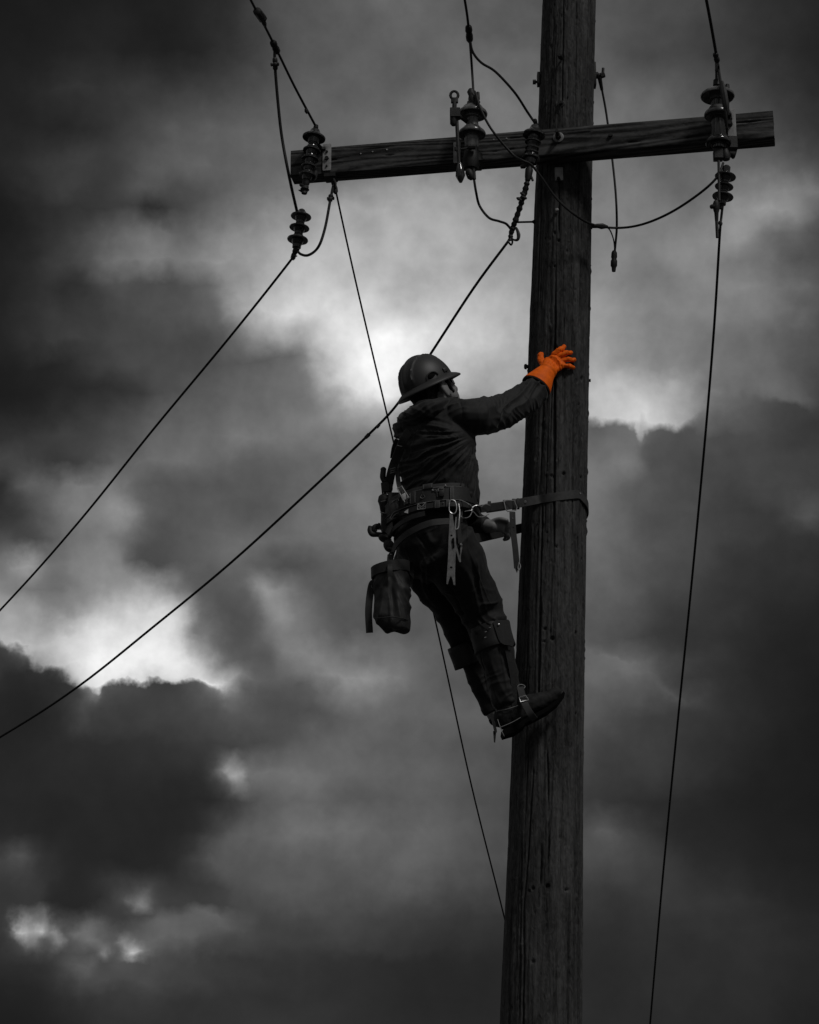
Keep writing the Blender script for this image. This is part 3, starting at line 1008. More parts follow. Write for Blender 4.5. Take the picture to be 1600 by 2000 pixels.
pa = plate_on_arm(639, .036, -.012, .124)
s = arm_s(639, 0)
for dz, r_ in ((.025, .006), (.056, .010), (.092, .005)):
    MB().lathe(arm(s, dz, .005), arm(s, dz, .007 + r_ * .8), [(0, r_), (1, r_ * .85), (1.001, 0)], n=6).build('bolt', 'iron', pa, smooth=False)
MB().box(arm(s + .01, ARM_H + .006, -.03), AE * .026, AN * .032, V((0, 0, .008))).build('bracket_foot', 'iron', pole)
plate_on_arm(893, .030, .03, .095)
plate_on_arm(1430, .034, -.020, .150)
s = arm_s(1430, 0)
for dz, r_ in ((.028, .012), (.052, .012)):
    MB().lathe(arm(s - .008, dz, .005), arm(s - .008, dz, .030), [(0, r_), (1, r_ * .85), (1.001, 0)], n=10).build('bolt', 'iron', pole)
for s_, h_ in ((arm_s(705, 0), .045), (arm_s(728, 0), .040), (arm_s(756, 0), .036), (arm_s(990, 0), .03), (arm_s(965, 0), .03)):
    MB().lathe(arm(s_, h_, -.002), arm(s_, h_, .004), [(0, .0045), (1, .003), (1.001, 0)], n=8).build('nail', 'plate', pole)


# ------------------------------------------------------------------ insulators
def px(a, v=300, Y=8.5):
    return a * mpp(v, Y)


G_INS = 'porcelain insulators on and below the crossarm'


def disc_prof(t0, t1, rin, rout):
    """a thin cupped saucer between fractions t0 and t1 of the axis"""
    dt = t1 - t0
    c = t0 + dt * .42
    return [(t0, rin * .9), (c - dt * .20, rin * 1.2), (c - dt * .08, rout * .62), (c + dt * .04, rout * .90), (c + dt * .13, rout), (c + dt * .22, rout * .985), (c + dt * .20, rout * .90), (c + dt * .12, rout * .66), (c + dt * .14, rin * 1.35), (t1 - .002, rin * 1.05), (t1, rin * .9)]


# (a) long strain insulator in front of the left end of the arm
YA = arm_Y(605) - .07
A = P(618, 243, YA + .01); B = P(594, 378, YA)
ta = thing('insulator', B, 'ribbed strain insulator hanging across the left end of the crossarm', 'insulator', G_INS)
mp_ = mpp(300, YA)
Lpx = 137
f_ = lambda v: (v - 243) / 135
MB().lathe(A, B, [(0, .004), (.01, .009), (.05, .011), (.07, .007), (.10, .010), (.14, .016), (.16, .012)]).build('top_cap', 'iron', ta)
discs = [(254, 280, 9.5, 23), (282, 303, 9, 17.5), (299, 320, 8.5, 17), (315, 334, 8, 15.5), (330, 352, 8, 17)]
for k, (va, vb, ri, ro) in enumerate(discs):
    MB().lathe(A, B, [(f_(va) - .01, 0)] + disc_prof(f_(va), f_(vb), ri * mp_, ro * mp_) + [(f_(vb) + .012, 0)]).build('porcelain_disc', 'porcelain', ta)
MB().lathe(A, B, [(f_(256), 8.8 * mp_), (f_(350), 7.5 * mp_)], n=20).build('core', 'porcelain', ta)
en = MB().lathe(A, B, [(f_(348), 7 * mp_), (f_(358), 7.5 * mp_), (f_(364), 5 * mp_), (f_(370), 9 * mp_), (f_(374), 5 * mp_), (f_(378), 5.5 * mp_), (1.001, 0)], n=12)
en.lathe(P(585, 360, YA), P(603, 366, YA), [(0, .004), (.2, .009), (.8, .009), (1, .004)], n=8)
en.lathe(P(583, 371, YA), P(600, 376, YA), [(0, .002), (.4, .007), (1, .008)], n=8)
en.build('end_fitting', 'iron', ta)
# small steel yoke tying it to the plate
MB().tube([P(604, 262, YA + .02), P(625, 288, arm_Y(625) - .015), arm(arm_s(636, 0), .01, .006)], .010).build('yoke', 'iron', ta)
MB().tube([P(600, 350, YA), P(612, 350, YA + .03), arm(arm_s(618, 0), .115, .0)], .010).build('yoke', 'iron', ta)

# (b) three-disc insulator hanging left of the arm end
YB = arm_Y(568) - .03


def small_string(Atop, Bbot, discs_, rin, label, capt, capb, mat='porcelain'):
    t = thing('insulator', Bbot, label, 'insulator', G_INS)
    for t0, t1, r in discs_:
        MB().lathe(Atop, Bbot, [(t0 - .03, 0), (t0 - .02, rin)] + [(t0, rin * 1.1), (t0 + (t1 - t0) * .28, r * .70), (t0 + (t1 - t0) * .42, r * .95), (t0 + (t1 - t0) * .55, r), (t0 + (t1 - t0) * .66, r * .96), (t0 + (t1 - t0) * .66, r * .6), (t1, rin * 1.2), (t1 + .02, rin * 1.1)] + [(t1 + .03, 0)]).build('porcelain_disc', mat, t)
    MB().lathe(Atop, Bbot, [(.05, rin), (.9, rin)], n=18).build('core', mat, t)
    MB().lathe(Atop, Bbot, capt, n=12).build('top_cap', 'iron', t)
    MB().lathe(Atop, Bbot, capb, n=12).build('bottom_cap', 'iron', t)
    return t


q_ = mpp(440, YB)
small_string(P(590, 410, YB), P(578, 492, YB), [(.06, .24, 20.5 * q_), (.34, .50, 20 * q_), (.60, .80, 20.8 * q_)], 8.5 * q_,
             'three-disc insulator dangling in the air left of the crossarm end', [(-.02, 3 * q_), (0, 6 * q_), (.06, 8 * q_), (.12, 9 * q_)],
             [(.78, 6 * q_), (.86, 5 * q_), (.97, 4.5 * q_), (1.0, 2 * q_)])

# (c) large grey bell insulator left of the pole with fuse cutout
YC = arm_Y(922) - .10
q_ = mpp(240, YC)
Ac = P(925, 178, YC); Bc = P(919, 352, YC)
tcx = thing('insulator', Bc, 'large grey bell insulator with fuse arm, on the crossarm left of the pole', 'insulator', G_INS)
g_ = lambda v: (v - 178) / 174
MB().lathe(Ac, Bc, [(g_(178), .010), (g_(182), .014), (g_(188), .011), (g_(192), .017), (g_(203), .018), (g_(206), .016), (g_(207), 0)], n=14).build('top_cap', 'iron', tcx)
def bell(A_, B_, fr, vr, ri, ro, q_, up=12, inn=9):
    """flared porcelain bell with its rim at row vr; hollow underneath"""
    return MB().lathe(A_, B_, [(fr(vr - up) - .004, 0), (fr(vr - up), ri * q_), (fr(vr - up + 2), (ri + 5) * q_), (fr(vr - up * .62), ro * .72 * q_), (fr(vr - up * .30), ro * .93 * q_), (fr(vr - 1), ro * q_), (fr(vr + 2), ro * .99 * q_), (fr(vr + 3), ro * .95 * q_),
                               (fr(vr + 1), ro * .91 * q_), (fr(vr - up * .3), ro * .70 * q_), (fr(vr - up * .35), (ri + 3) * q_), (fr(vr + inn), (ri + 2) * q_), (fr(vr + inn), (ri - 1) * q_), (fr(vr + inn) - .002, 0)], n=40)


for vr, ri, ro, up, inn in ((223, 14, 29, 15, 8), (262, 12, 27, 14, 6)):
    bell(Ac, Bc, g_, vr, ri, ro, q_, up, inn).build('porcelain_bell', 'porcelain_grey', tcx)
MB().lathe(Ac, Bc, [(g_(200), 12 * q_), (g_(222), 15 * q_), (g_(236), 11 * q_), (g_(248), 13 * q_), (g_(272), 15 * q_), (g_(300), 12 * q_)], n=24).build('core', 'porcelain_grey', tcx)
bb = MB().lathe(Ac, Bc, [(g_(268), 15 * q_), (g_(285), 13 * q_), (g_(305), 16 * q_), (g_(318), 18 * q_), (g_(330), 14 * q_), (g_(331), 0)], n=12)
bb.box(P(925, 316, YC + .03), V((17 * q_, 0, 0)), V((0, .05, 0)), V((0, 0, 8 * q_)))
bb.build('clamp_base', 'iron', tcx)
cb = MB().lathe(P(914, 330, YC - .01), P(922, 350, YC - .01), [(0, .010), (.3, .017), (.8, .016), (1, .009), (1.001, 0)], n=12).lathe(P(924, 328, YC - .01), P(927, 350, YC - .01), [(0, .010), (1, .007)], n=10)
cb.build('terminal', 'iron', tcx)
YF = YC - .05
fa_ = MB()
fa_.ring(P(887.5, 186, YF), V((7.5 * q_, 0, 0)), V((0, 0, 9 * q_)), .006, n=14)
fa_.box(P(888, 196, YF), V((7 * q_, 0, 0)), V((0, .008, 0)), V((0, 0, 5 * q_)))
fa_.lathe(P(888, 198, YF), P(887.5, 216, YF), [(0, 4.5 * q_), (1, 4.5 * q_)], n=10)
fa_.build('pull_ring', 'iron', tcx)
fb = MB()
fb.box(P(889, 222, YF), V((10 * q_, 0, 0)), V((0, .018, 0)), V((0, 0, 10 * q_)))
fb.lathe(P(886, 226, YF), P(886, 245, YF), [(0, 7 * q_), (.8, 7 * q_), (1, 4 * q_), (1.001, 0)], n=12)
fb.tube([P(889, 222, YF), P(905, 232, YF + .03), P(915, 240, YC)], .009)
fb.build('fuse_clamp', 'iron', tcx)
fr2 = MB().tube([P(892, 230, YF), P(895, 290, YF), P(898, 335, YF)], .0075, smooth=False)
fr2.box(P(893, 291, YF), V((5 * q_, 0, 0)), V((0, .006, 0)), V((0, 0, 3 * q_)))
fr2.build('fuse_tube', 'iron', tcx)
MB().lathe(P(898, 318, YF), P(900, 356, YF), [(0, 4 * q_), (.35, 8 * q_), (.65, 9.5 * q_), (.85, 6 * q_), (1, 3 * q_), (1.001, 0)], n=12).build('bottom_knob', 'porcelain', tcx)
MB().tube([P(900, 291, YF), P(925, 288, YC - .03)], .004, smooth=False).lathe(P(915, 287, YC - .05), P(929, 287, YC - .05), [(0, .011), (1, .011)], n=8).build('fuse_clamp', 'iron', tcx)

# (d) small ribbed insulator at the left edge of the pole
YD = arm_Y(1040) - .07
q_ = mpp(290, YD)
Ad = P(1045.5, 246, YD); Bd = P(1031, 352, YD)
td = thing('insulator', Bd, 'slim ribbed insulator in front of the crossarm at the pole edge', 'insulator', G_INS)
h_ = lambda v: (v - 246) / 106
MB().lathe(Ad, Bd, [(h_(240), .005), (h_(243), .009), (h_(252), .010), (h_(253), 0)], n=10).build('top_cap', 'iron', td)
for va, vb, ri, ro in ((246, 276, 9, 22.5), (266, 286, 9, 16), (278, 298, 9, 14), (288, 306, 9, 14), (294, 320, 9, 18.5)):
    MB().lathe(Ad, Bd, [(h_(va) - .01, 0)] + disc_prof(h_(va), h_(vb), ri * q_, ro * q_) + [(h_(vb) + .012, 0)]).build('porcelain_disc', 'porcelain_grey' if va in (250,) else 'porcelain', td)
MB().lathe(Ad, Bd, [(h_(252), 9 * q_), (h_(315), 8 * q_)], n=20).build('core', 'porcelain', td)
e2 = MB().lathe(Ad, Bd, [(h_(312), 6 * q_), (h_(318), 7 * q_), (h_(326), 5 * q_), (h_(332), 8 * q_), (h_(345), 7 * q_), (h_(352), 5 * q_)], n=12)
e2.lathe(P(1017, 326, YD), P(1030, 322, YD), [(0, .008), (.5, .012), (1, .006)], n=8)
e2.ring(P(1045, 322, YD), V((3.5 * q_, 0, 0)), V((0, 0, 5 * q_)), .0025, n=12)
e2.tube([P(1036, 340, YD), P(1041, 353, YD)], .005, smooth=False)
e2.build('end_fitting', 'iron', td)

# (e) large grey bell insulator near the right end
YE = arm_Y(1405) - .10
q_ = mpp(240, YE)
Ae = P(1401, 138, YE); Be = P(1404, 312, YE)
te = thing('insulator', Be, 'large grey bell insulator on the right end of the crossarm', 'insulator', G_INS)
k_ = lambda v: (v - 138) / 174
MB().lathe(Ae, Be, [(k_(138), 4 * q_), (k_(156), 4.5 * q_), (k_(157), 8 * q_), (k_(168), 9 * q_), (k_(170), 6 * q_), (k_(176), 8 * q_), (k_(177), 0)], n=10).build('top_cap', 'iron', te)
for vr, ri, ro, up, inn in ((188, 13, 33.5, 14, 8), (225, 12, 27, 16, 4), (279, 13, 25, 14, 6)):
    bell(Ae, Be, k_, vr, ri, ro, q_, up, inn).build('porcelain_bell', 'porcelain_grey' if vr < 250 else 'porcelain', te)
MB().lathe(Ae, Be, [(k_(176), 11 * q_), (k_(205), 13 * q_), (k_(212), 11 * q_), (k_(240), 13 * q_), (k_(262), 15 * q_), (k_(290), 12 * q_)], n=24).build('core', 'porcelain', te)
cl = MB()
cl.box(P(1403, 303, YE), V((9 * q_, 0, 0)), V((0, .02, 0)), V((0, 0, 10 * q_)))
cl.lathe(P(1416, 292, YE), P(1419, 312, YE), [(0, 6 * q_), (.6, 10 * q_), (1, 7 * q_), (1.001, 0)], n=10)
cl.lathe(P(1425, 300, YE + .02), P(1437, 304, YE + .02), [(0, 5 * q_), (.8, 8 * q_), (1, 5 * q_), (1.001, 0)], n=10)
cl.box(P(1430, 285, YE + .05), V((9 * q_, 0, 0)), V((0, .04, 0)), V((0, 0, 13 * q_)))
cl.build('clamp_base', 'iron', te)
MB().lathe(P(1421, 165, YE + .02), P(1417, 240, YE + .02), [(0, 4 * q_), (.2, 6 * q_), (.9, 6 * q_), (1, 3 * q_)], n=10).build('side_clamp', 'iron', te)

# (f) small string below it
YG = YE - .005
q_ = mpp(365, YG)
small_string(P(1420, 322, YG), P(1409, 408, YG), [(.18, .34, 21 * q_), (.42, .56, 18.5 * q_), (.63, .80, 21 * q_)], 8 * q_,
             'short ribbed insulator hanging under the right end of the crossarm', [(0, 1.5 * q_), (.02, 5 * q_), (.12, 7 * q_), (.2, 8 * q_)],
             [(.78, 6 * q_), (.9, 5 * q_), (1.0, 3.5 * q_)])

# ------------------------------------------------------------------ wires
W = lambda pts: [P(u, v, y) for u, v, y in pts]
G_W = 'overhead conductors of the line'
G_J = 'jumper wires around the crossarm'


def wire(name, pts, r, label, cat='wire', group=None, extra=None, sub=8):
    rr = r if isinstance(r, list) else r
    t = thing(name, pts[-1], label, cat, group)
    MB().tube(pts, rr, n=8, sub=sub).build('cable', 'wire', t)
    if extra:
        for nm, mb in extra:
            mb.build(nm, 'iron', t)
    return t


def clampmb(a, b, r, ears=None):
    a, b = V(a), V(b)
    m_ = MB().lathe(a, b, [(0, r * .55), (.08, r * .9), (.3, r), (.42, r * .8), (.6, r), (.85, r * .95), (1, r * .5), (1.001, 0)], n=10)
    if ears:
        for c, w in ears:
            c = V(c)
            m_.lathe(c - V((w, 0, 0)), c + V((w, 0, .002)), [(0, .005), (.1, .0085), (.25, .006), (.5, .010), (.75, .006), (.9, .0085), (1, .004)], n=8)
    return m_


r5 = .0052
# upper left span: comes in over the camera
t1 = wire('overhead_wire', W([(395, -190, 7.2), (490, 0, 8.0), (508, 33, 8.12), (538, 92, 8.35), (575, 168, 8.52), (617, 247, YA + .01)]), r5,
          'slanting wire from the top edge down to the left crossarm insulator', group=G_W,
          extra=[('splice', MB().lathe(P(501, 20, 8.07), P(516, 40, 8.15), [(0, .010), (.05, .017), (.85, .018), (1, .009)], n=8).lathe(P(513, 38, 8.13), P(519, 52, 8.18), [(0, .007), (.5, .010), (1, .004)], n=8)),
                 ('clamp', clampmb(P(532, 80, 8.31), P(543, 104, 8.38), .015, [(P(535, 84, 8.32), .012)])),
                 ('clamp', MB().lathe(P(597, 212, 8.5), P(600, 222, 8.51), [(0, .005), (.5, .008), (1, .004)], n=8))])
wire('jumper_wire', W([(537, 94, 8.35), (537, 125, 8.37), (543, 200, 8.42), (551, 270, 8.46), (566, 350, 8.50), (580, 412, YB - .02), (588, 445, YB - .03)]), .0062,
     'long jumper bowing down past the left end of the crossarm', group=G_J,
     extra=[('clamp', clampmb(P(537, 112, 8.36), P(538, 138, 8.38), .011, [(P(537, 126, 8.36), .018)]))])
wire('overhead_wire', W([(578, 488, YB), (572, 503, YB + .02), (450, 657, 9.1), (300, 838, 9.6), (150, 1024, 10.2), (0, 1192, 10.8), (-250, 1450, 12.0), (-700, 1850, 14.5)]), .0052,
     'upper of the two long wires sagging to the left edge', group=G_W,
     extra=[('clamp', clampmb(P(578, 484, YB), P(571, 508, YB + .02), .011).tube([P(574, 500, YB), P(580, 500, YB - .01)], .003, smooth=False))])
wire('jumper_wire', W([(579, 486, YB), (587, 496, YB - .01), (603, 498, YB - .02), (622, 482, 8.62), (635, 445, 8.64), (645, 392, 8.68), (652, 358, arm_Y(652) + .03)]), .0058,
     'short jumper looping from the dangling insulator up to the crossarm', group=G_J,
     extra=[('clamp', clampmb(P(647, 380, 8.68), P(644, 394, 8.68), .011, [(P(646, 388, 8.68), .016)]))])
wire('guy_wire', W([(654, 352, arm_Y(652) + .03), (656, 372, 8.78), (700, 572, 9.3), (768, 860, 9.9), (850, 1210, 10.6), (920, 1530, 11.3), (986, 1795, 11.9), (1060, 2100, 12.8)]), .0042,
     'thin straight guy wire running down behind the worker and the pole', 'wire',
     extra=[('clamp', clampmb(P(651, 350, arm_Y(652) + .02), P(656, 378, 8.78), .012))])
wire('overhead_wire', W([(880, -150, 7.4), (908, 0, 8.0), (916, 60, 8.22), (921, 120, YC - .02), (925, 182, YC)]), r5,
     'steep wire from the top edge to the bell insulator left of the pole', group=G_W,
     extra=[('splice', clampmb(P(915, 50, 8.18), P(918, 82, 8.28), .015, [(P(916, 56, 8.2), .013)])),
            ('clamp', MB().lathe(P(919, 174, YC - .02), P(926, 206, YC - .03), [(0, .009), (.15, .017), (.4, .014), (.6, .019), (1, .012)], n=9).lathe(P(934, 180, YC - .04), P(930, 205, YC - .04), [(0, .006), (.5, .012), (1, .009)], n=8)
             .lathe(P(921, 180, YC - .03), P(936, 200, YC - .05), [(0, .006), (.5, .009), (1, .006)], n=8))])
wire('jumper_wire', W([(918, 72, 8.25), (923, 100, 8.27), (940, 122, 8.30), (968, 140, 8.34), (1005, 180, 8.40), (1030, 218, YD - .02), (1047, 243, YD)]), .0052,
     'jumper arching from the splice down to the insulator at the pole edge', group=G_J,
     extra=[('clamp', clampmb(P(1044, 232, YD - .01), P(1048, 248, YD), .010, [(P(1046, 238, YD - .01), .008)]))])
wire('jumper_wire', W([(929, 182, YC - .05), (940, 215, YC - .07), (962, 255, YC - .07), (1000, 300, YC - .05), (1020, 313, YD - .06), (1038, 322, YD - .05), (1058, 347, YD - .03), (1085, 385, YD), (1120, 417, 8.56), (1157, 438, 8.62),
                       (1205, 445, 8.66), (1255, 438, 8.62), (1310, 415, 8.5), (1365, 379, 8.4), (1400, 347, YG - .02), (1413, 318, YG)]), .0052,
     'longest jumper crossing in front of the pole to the right insulator', group=G_J,
     extra=[('splice', MB().lathe(P(1160, 440, 8.62), P(1187, 443, 8.64), [(0, .005), (.2, .009), (.6, .013), (1, .006)], n=8))], sub=10)
wire('jumper_wire', W([(925, 342, YC - .01), (930, 375, YC), (937, 402, YC + .05), (955, 425, 8.55), (975, 432, 8.60), (990, 438, 8.62), (1003, 455, 8.64)]), .0052,
     'jumper curving from the fuse fitting to the taped cable', group=G_J)
# taped dead-end and the long line that passes behind the helmet
tp = MB()
pts = W([(1031, 350, YD), (1026, 372, YD + .01), (1018, 398, YD + .03), (1008, 428, YD + .05), (1000, 450, YD + .07), (996, 470, YD + .08)])
pts_, rr_ = catmull([V(p) for p in pts], [.010, .012, .011, .012, .011, .008], 10)
rr_ = [r * (1 + .16 * math.sin(i * 1.7) + random.uniform(-.08, .08)) for i, r in enumerate(rr_)]
tp.tube(pts_, rr_, n=9, smooth=False)
for (u, v) in ((1021, 378), (1014, 388), (1024, 385)):
    tp.lathe(P(u - 5, v - 2, YD), P(u + 5, v + 3, YD), [(0, .003), (.4, .008), (1, .004)], n=7)
lp = MB().tube(W([(1003, 452, 8.6), (1008, 445, 8.58), (1013, 458, 8.57), (1011, 468, 8.57), (1003, 468, 8.58), (998, 462, 8.6)]), [.003, .005, .008, .006, .004, .003])
lp.tube(W([(992, 470, 8.6), (998, 478, 8.6), (1001, 473, 8.6), (1000, 464, 8.6)]), .004)
wire('overhead_wire', W([(996, 466, YD + .08), (990, 475, 8.75), (925, 563, 8.95), (840, 693, 9.15), (778, 787, 9.3), (720, 849, 9.4), (600, 963, 9.7), (450, 1100, 10.1), (300, 1224, 10.6), (150, 1343, 11.1), (0, 1440, 11.6), (-260, 1590, 12.6), (-800, 1850, 15)]), .0056,
     'lower long wire passing behind the helmet to the left edge', group=G_W,
     extra=[('taped_sleeve', tp), ('tie_loop', lp), ('clamp', MB().lathe(P(741, 829, 9.36), P(736, 835, 9.36), [(0, .007), (1, .007)], n=7)), ('clamp', MB().lathe(P(721, 848, 9.4), P(714, 855, 9.4), [(0, .009), (1, .008)], n=7))], sub=6)
# right side
wire('overhead_wire', W([(1350, -140, 7.3), (1380, 0, 7.8), (1399, 105, 8.1), (1403, 130, YE - .03), (1410, 175, YE - .09), (1417, 215, YE - .10), (1420, 250, YE - .08)]), .0062,
     'steep wire at the top right running down to the right bell insulator', group=G_W,
     extra=[('clamp', clampmb(P(1397, 103, 8.09), P(1402, 122, 8.12), .012, [(P(1398, 107, 8.1), .010)])),
            ('clamp', MB().tube(W([(1410, 160, YE - .08), (1414, 180, YE - .10), (1418, 205, YE - .10), (1421, 225, YE - .09)]), [.008, .014, .014, .009]).tube(W([(1399, 118, 8.12), (1399, 140, YE)]), .005, smooth=False))])
wire('overhead_wire', W([(1413, 392, YG), (1409, 425, YG + .01), (1406, 460, YG + .04), (1395, 640, 8.75), (1378, 850, 9.2), (1352, 1130, 9.9), (1325, 1400, 10.6), (1296, 1700, 11.5), (1270, 2000, 12.6), (1250, 2250, 13.6)]), .0052,
     'long wire dropping from the right insulator to the bottom edge', group=G_W,
     extra=[('dead_end_clamp', MB().lathe(P(1404, 314, YE - .02), P(1405, 392, YG - .05), [(0, .0055), (1, .0055)], n=8).lathe(P(1399, 392, YG - .05), P(1400, 432, YG - .04), [(0, .009), (.15, .014), (.45, .013), (.6, .009), (1, .007)], n=9)
             .lathe(P(1387, 404, YG - .05), P(1402, 402, YG - .05), [(0, .006), (.2, .010), (1, .009)], n=8).lathe(P(1400, 428, YG - .04), P(1401.5, 464, YG - .04), [(0, .007), (1, .0065), (1.001, 0)], n=9)
             .lathe(P(1407, 432, YG), P(1408, 440, YG), [(0, .006), (.5, .009), (1, .006)], n=8))])
# ground lead with plug to the right of the pole
YL = 8.78
wire('hanging_lead', W([(1171, 150, PY), (1176, 175, PY + .03), (1185, 225, PY + .05), (1196, 310, PY + .04), (1203, 380, PY), (1205, 440, PY - .02), (1202, 480, PY - .02), (1200, 500, PY - .02)]), .0048,
     'loose lead ending in a small plug, dangling right of the pole', 'cable',
     extra=[('plug', MB().lathe(P(1200, 490, PY - .02), P(1199, 530, PY - .02), [(0, .008), (.1, .012), (.3, .013), (.4, .010), (.5, .014), (.72, .014), (.8, .010), (1, .008), (1.001, 0)], n=12)),
            ('branch_wire', MB().tube(W([(1186, 443, 8.66), (1193, 452, 8.68), (1199, 470, 8.74), (1201, 492, PY - .02)]), .0028)),
            ('cable_boot', MB().lathe(P(1171, 150, PY), P(1176, 176, PY + .03), [(0, .010), (1, .0065)], n=8))])

# ================================================================== the worker
def px3(a, v, Y):
    return a * mpp(v, Y)


def lm(pts):
    """limb points: (u, v, Y, radius in photograph pixels)"""
    return [(P(u, v, Y), r * mpp(v, Y)) for u, v, Y, r in pts]


FA = V((.72, .69, 0))           # where hips and chest face
RT = V((.69, -.72, 0))          # the worker's right
person = thing('person', P(985, 1440, 8.66), 'worker in dark jacket and hard hat leaning off the pole, one hand in orange glove', 'person')

# head frame
HC = P(840, 758, 8.50)


def head_frame(yaw, pitch, roll):
    """forward, left and up axes of the head or hat, in degrees"""
    global hx, hy, hz
    yaw, pitch, roll = map(math.radians, (yaw, pitch, roll))
    hx = V((math.cos(yaw) * math.cos(pitch), math.sin(yaw) * math.cos(pitch), math.sin(pitch)))
    hy = V((-math.sin(yaw), math.cos(yaw), 0))
    hz = hx.cross(hy)
    Rm = Matrix.Rotation(roll, 3, hx)
    hy = Rm @ hy; hz = Rm @ hz


head_frame(33, 27, -6)


def H(x, y, z):
    return HC + hx * x + hy * y + hz * z


def h3(x, y, z):
    return hx * x + hy * y + hz * z


# ---- the body, one continuous figure
b = MB()
b.ell(H(0, 0, .01), h3(.098, 0, 0), h3(0, .074, 0), h3(0, 0, .105))          # skull
b.loft([(H(.045, 0, -.02), h3(.055, 0, 0), h3(0, .062, 0)), (H(.052, 0, -.07), h3(.050, 0, 0), h3(0, .055, 0)), (H(.062, 0, -.105), h3(.034, 0, 0), h3(0, .038, 0))])
b.limb([(H(.095, 0, -.005), .010), (H(.113, 0, -.035), .013), (H(.100, 0, -.045), .010)])   # nose
b.limb([(H(.090, -.02, -.072), .009), (H(.096, 0, -.071), .010), (H(.090, .02, -.072), .009)])   # lips
b.limb([(H(.078, -.035, .012), .012), (H(.088, 0, .014), .012), (H(.078, .035, .012), .012)])   # brow
b.limb([(H(-.02, 0, -.06), .060), (H(-.035, 0, -.12), .062), (P(840, 822, 8.47), .070)])
for sgn in (-1, 1):
    b.ell(H(-.006, sgn * .091, -.036), h3(.020, sgn * -.006, .004), h3(.004, .013, 0), h3(-.008, 0, .036), n=16, m=10)
    b.limb([(H(.004, sgn * .094, -.008), .006), (H(-.016, sgn * .101, -.014), .007), (H(-.025, sgn * .100, -.038), .007), (H(-.010, sgn * .093, -.070), .008)], n=10)
    b.limb([(H(.0, sgn * .07, -.03), .016), (H(.0, sgn * .086, -.03), .014)], n=10)
b.loft([(P(845, 830, 8.47), RT * .15, FA * .085), (P(850, 880, 8.46), RT * .145, FA * .09), (P(850, 940, 8.47), RT * .130, FA * .085), (P(846, 1000, 8.49), RT * .128, FA * .092), (P(843, 1060, 8.49), RT * .135, FA * .10)])
b.limb(lm([(905, 818, 8.34, 22), (960, 812, 8.44, 20), (1000, 795, 8.52, 17), (1035, 765, 8.58, 14), (1058, 740, 8.60, 11)]))
b.limb(lm([(795, 822, 8.62, 20), (840, 900, 8.78, 18), (885, 975, 8.80, 16), (930, 1020, 8.74, 15), (952, 1027, 8.71, 14), (962, 1028, 8.70, 13)]))
b.limb(lm([(868, 1075, 8.42, 40), (908, 1135, 8.50, 36), (943, 1195, 8.56, 29), (968, 1260, 8.56, 26), (985, 1330, 8.555, 20), (992, 1385, 8.56, 18)]))
b.limb(lm([(822, 1080, 8.56, 38), (860, 1140, 8.64, 34), (900, 1215, 8.74, 28), (925, 1290, 8.77, 22), (952, 1350, 8.78, 16), (965, 1395, 8.79, 15)]))
b.limb(lm([(990, 1400, 8.57, 14), (1030, 1388, 8.58, 13), (1085, 1358, 8.585, 10)]))
b.limb(lm([(968, 1405, 8.80, 13), (985, 1402, 8.80, 12), (1000, 1398, 8.81, 9)]))
# left hand, closing on the far run of the strap
YH = 8.70
b.loft([(P(960, 1026, YH), V((0, 0, 11 * mpp(1030, YH))), V((.003, .016, 0))), (P(972, 1026, YH), V((.004, 0, 14 * mpp(1030, YH))), V((.002, .017, 0))), (P(984, 1028, YH), V((.004, 0, 13.5 * mpp(1030, YH))), V((.002, .016, 0)))], dome=(.6, .5))
for k, (vv, ln) in enumerate(((1019, 9), (1026, 11), (1033, 10), (1040, 7))):
    q_ = mpp(1030, YH)
    r_ = (5.0, 5.0, 4.7, 4.2)[k] * q_
    yy = YH + .004 * k
    b.limb([(P(984, vv, yy), r_), (P(984 + ln, vv + 4, yy - .012), r_), (P(984 + ln + 2, vv + 11, yy + .006), r_ * .95), (P(984 + ln - 6, vv + 14, yy + .022), r_ * .85)], n=12)
b.limb([(P(964, 1018, YH - .012), .011), (P(977, 1014, YH - .026), .010), (P(990, 1017, YH - .030), .009)], n=12)
# right hand inside the glove
b.limb(lm([(1058, 738, 8.602, 10), (1070, 724, 8.615, 6)]))
bme = b.voxel(.0036, 3)
link_mesh(bme, 'body', 'skin', person)

# ---- jacket
j = MB()
def tors(u, v, Y, a, c, dx=0):
    return (P(u, v, Y), RT * a, FA * c)
j.loft([tors(846, 800, 8.45, .095, .085), tors(850, 812, 8.46, .150, .105), tors(852, 835, 8.46, .172, .120), tors(853, 870, 8.45, .174, .130), tors(855, 905, 8.45, .168, .128), tors(856, 935, 8.46, .158, .122),
        tors(854, 960, 8.47, .150, .118), tors(850, 985, 8.49, .150, .120)], n=36, dome=(.35, .15))
j.loft([(P(880, 900, 8.40), RT * .10, FA * .10), (P(888, 950, 8.41), RT * .085, FA * .10), (P(894, 978, 8.42), RT * .072, FA * .09)], dome=(.6, .35))     # blouse over the belt on the right
j.limb(lm([(890, 815, 8.37, 36), (920, 815, 8.36, 37), (950, 811, 8.42, 35), (980, 804, 8.48, 32), (1005, 792, 8.52, 30), (1030, 776, 8.56, 29), (1045, 762, 8.58, 27)]), dome=.35)   # right sleeve
j.limb(lm([(870, 800, 8.40, 24), (900, 802, 8.36, 24)]), dome=.8)
j.limb(lm([(812, 826, 8.58, 29), (816, 870, 8.72, 31), (850, 930, 8.80, 29), (890, 985, 8.80, 26), (925, 1020, 8.75, 22), (948, 1026, 8.715, 18)]), dome=.5)   # left sleeve behind
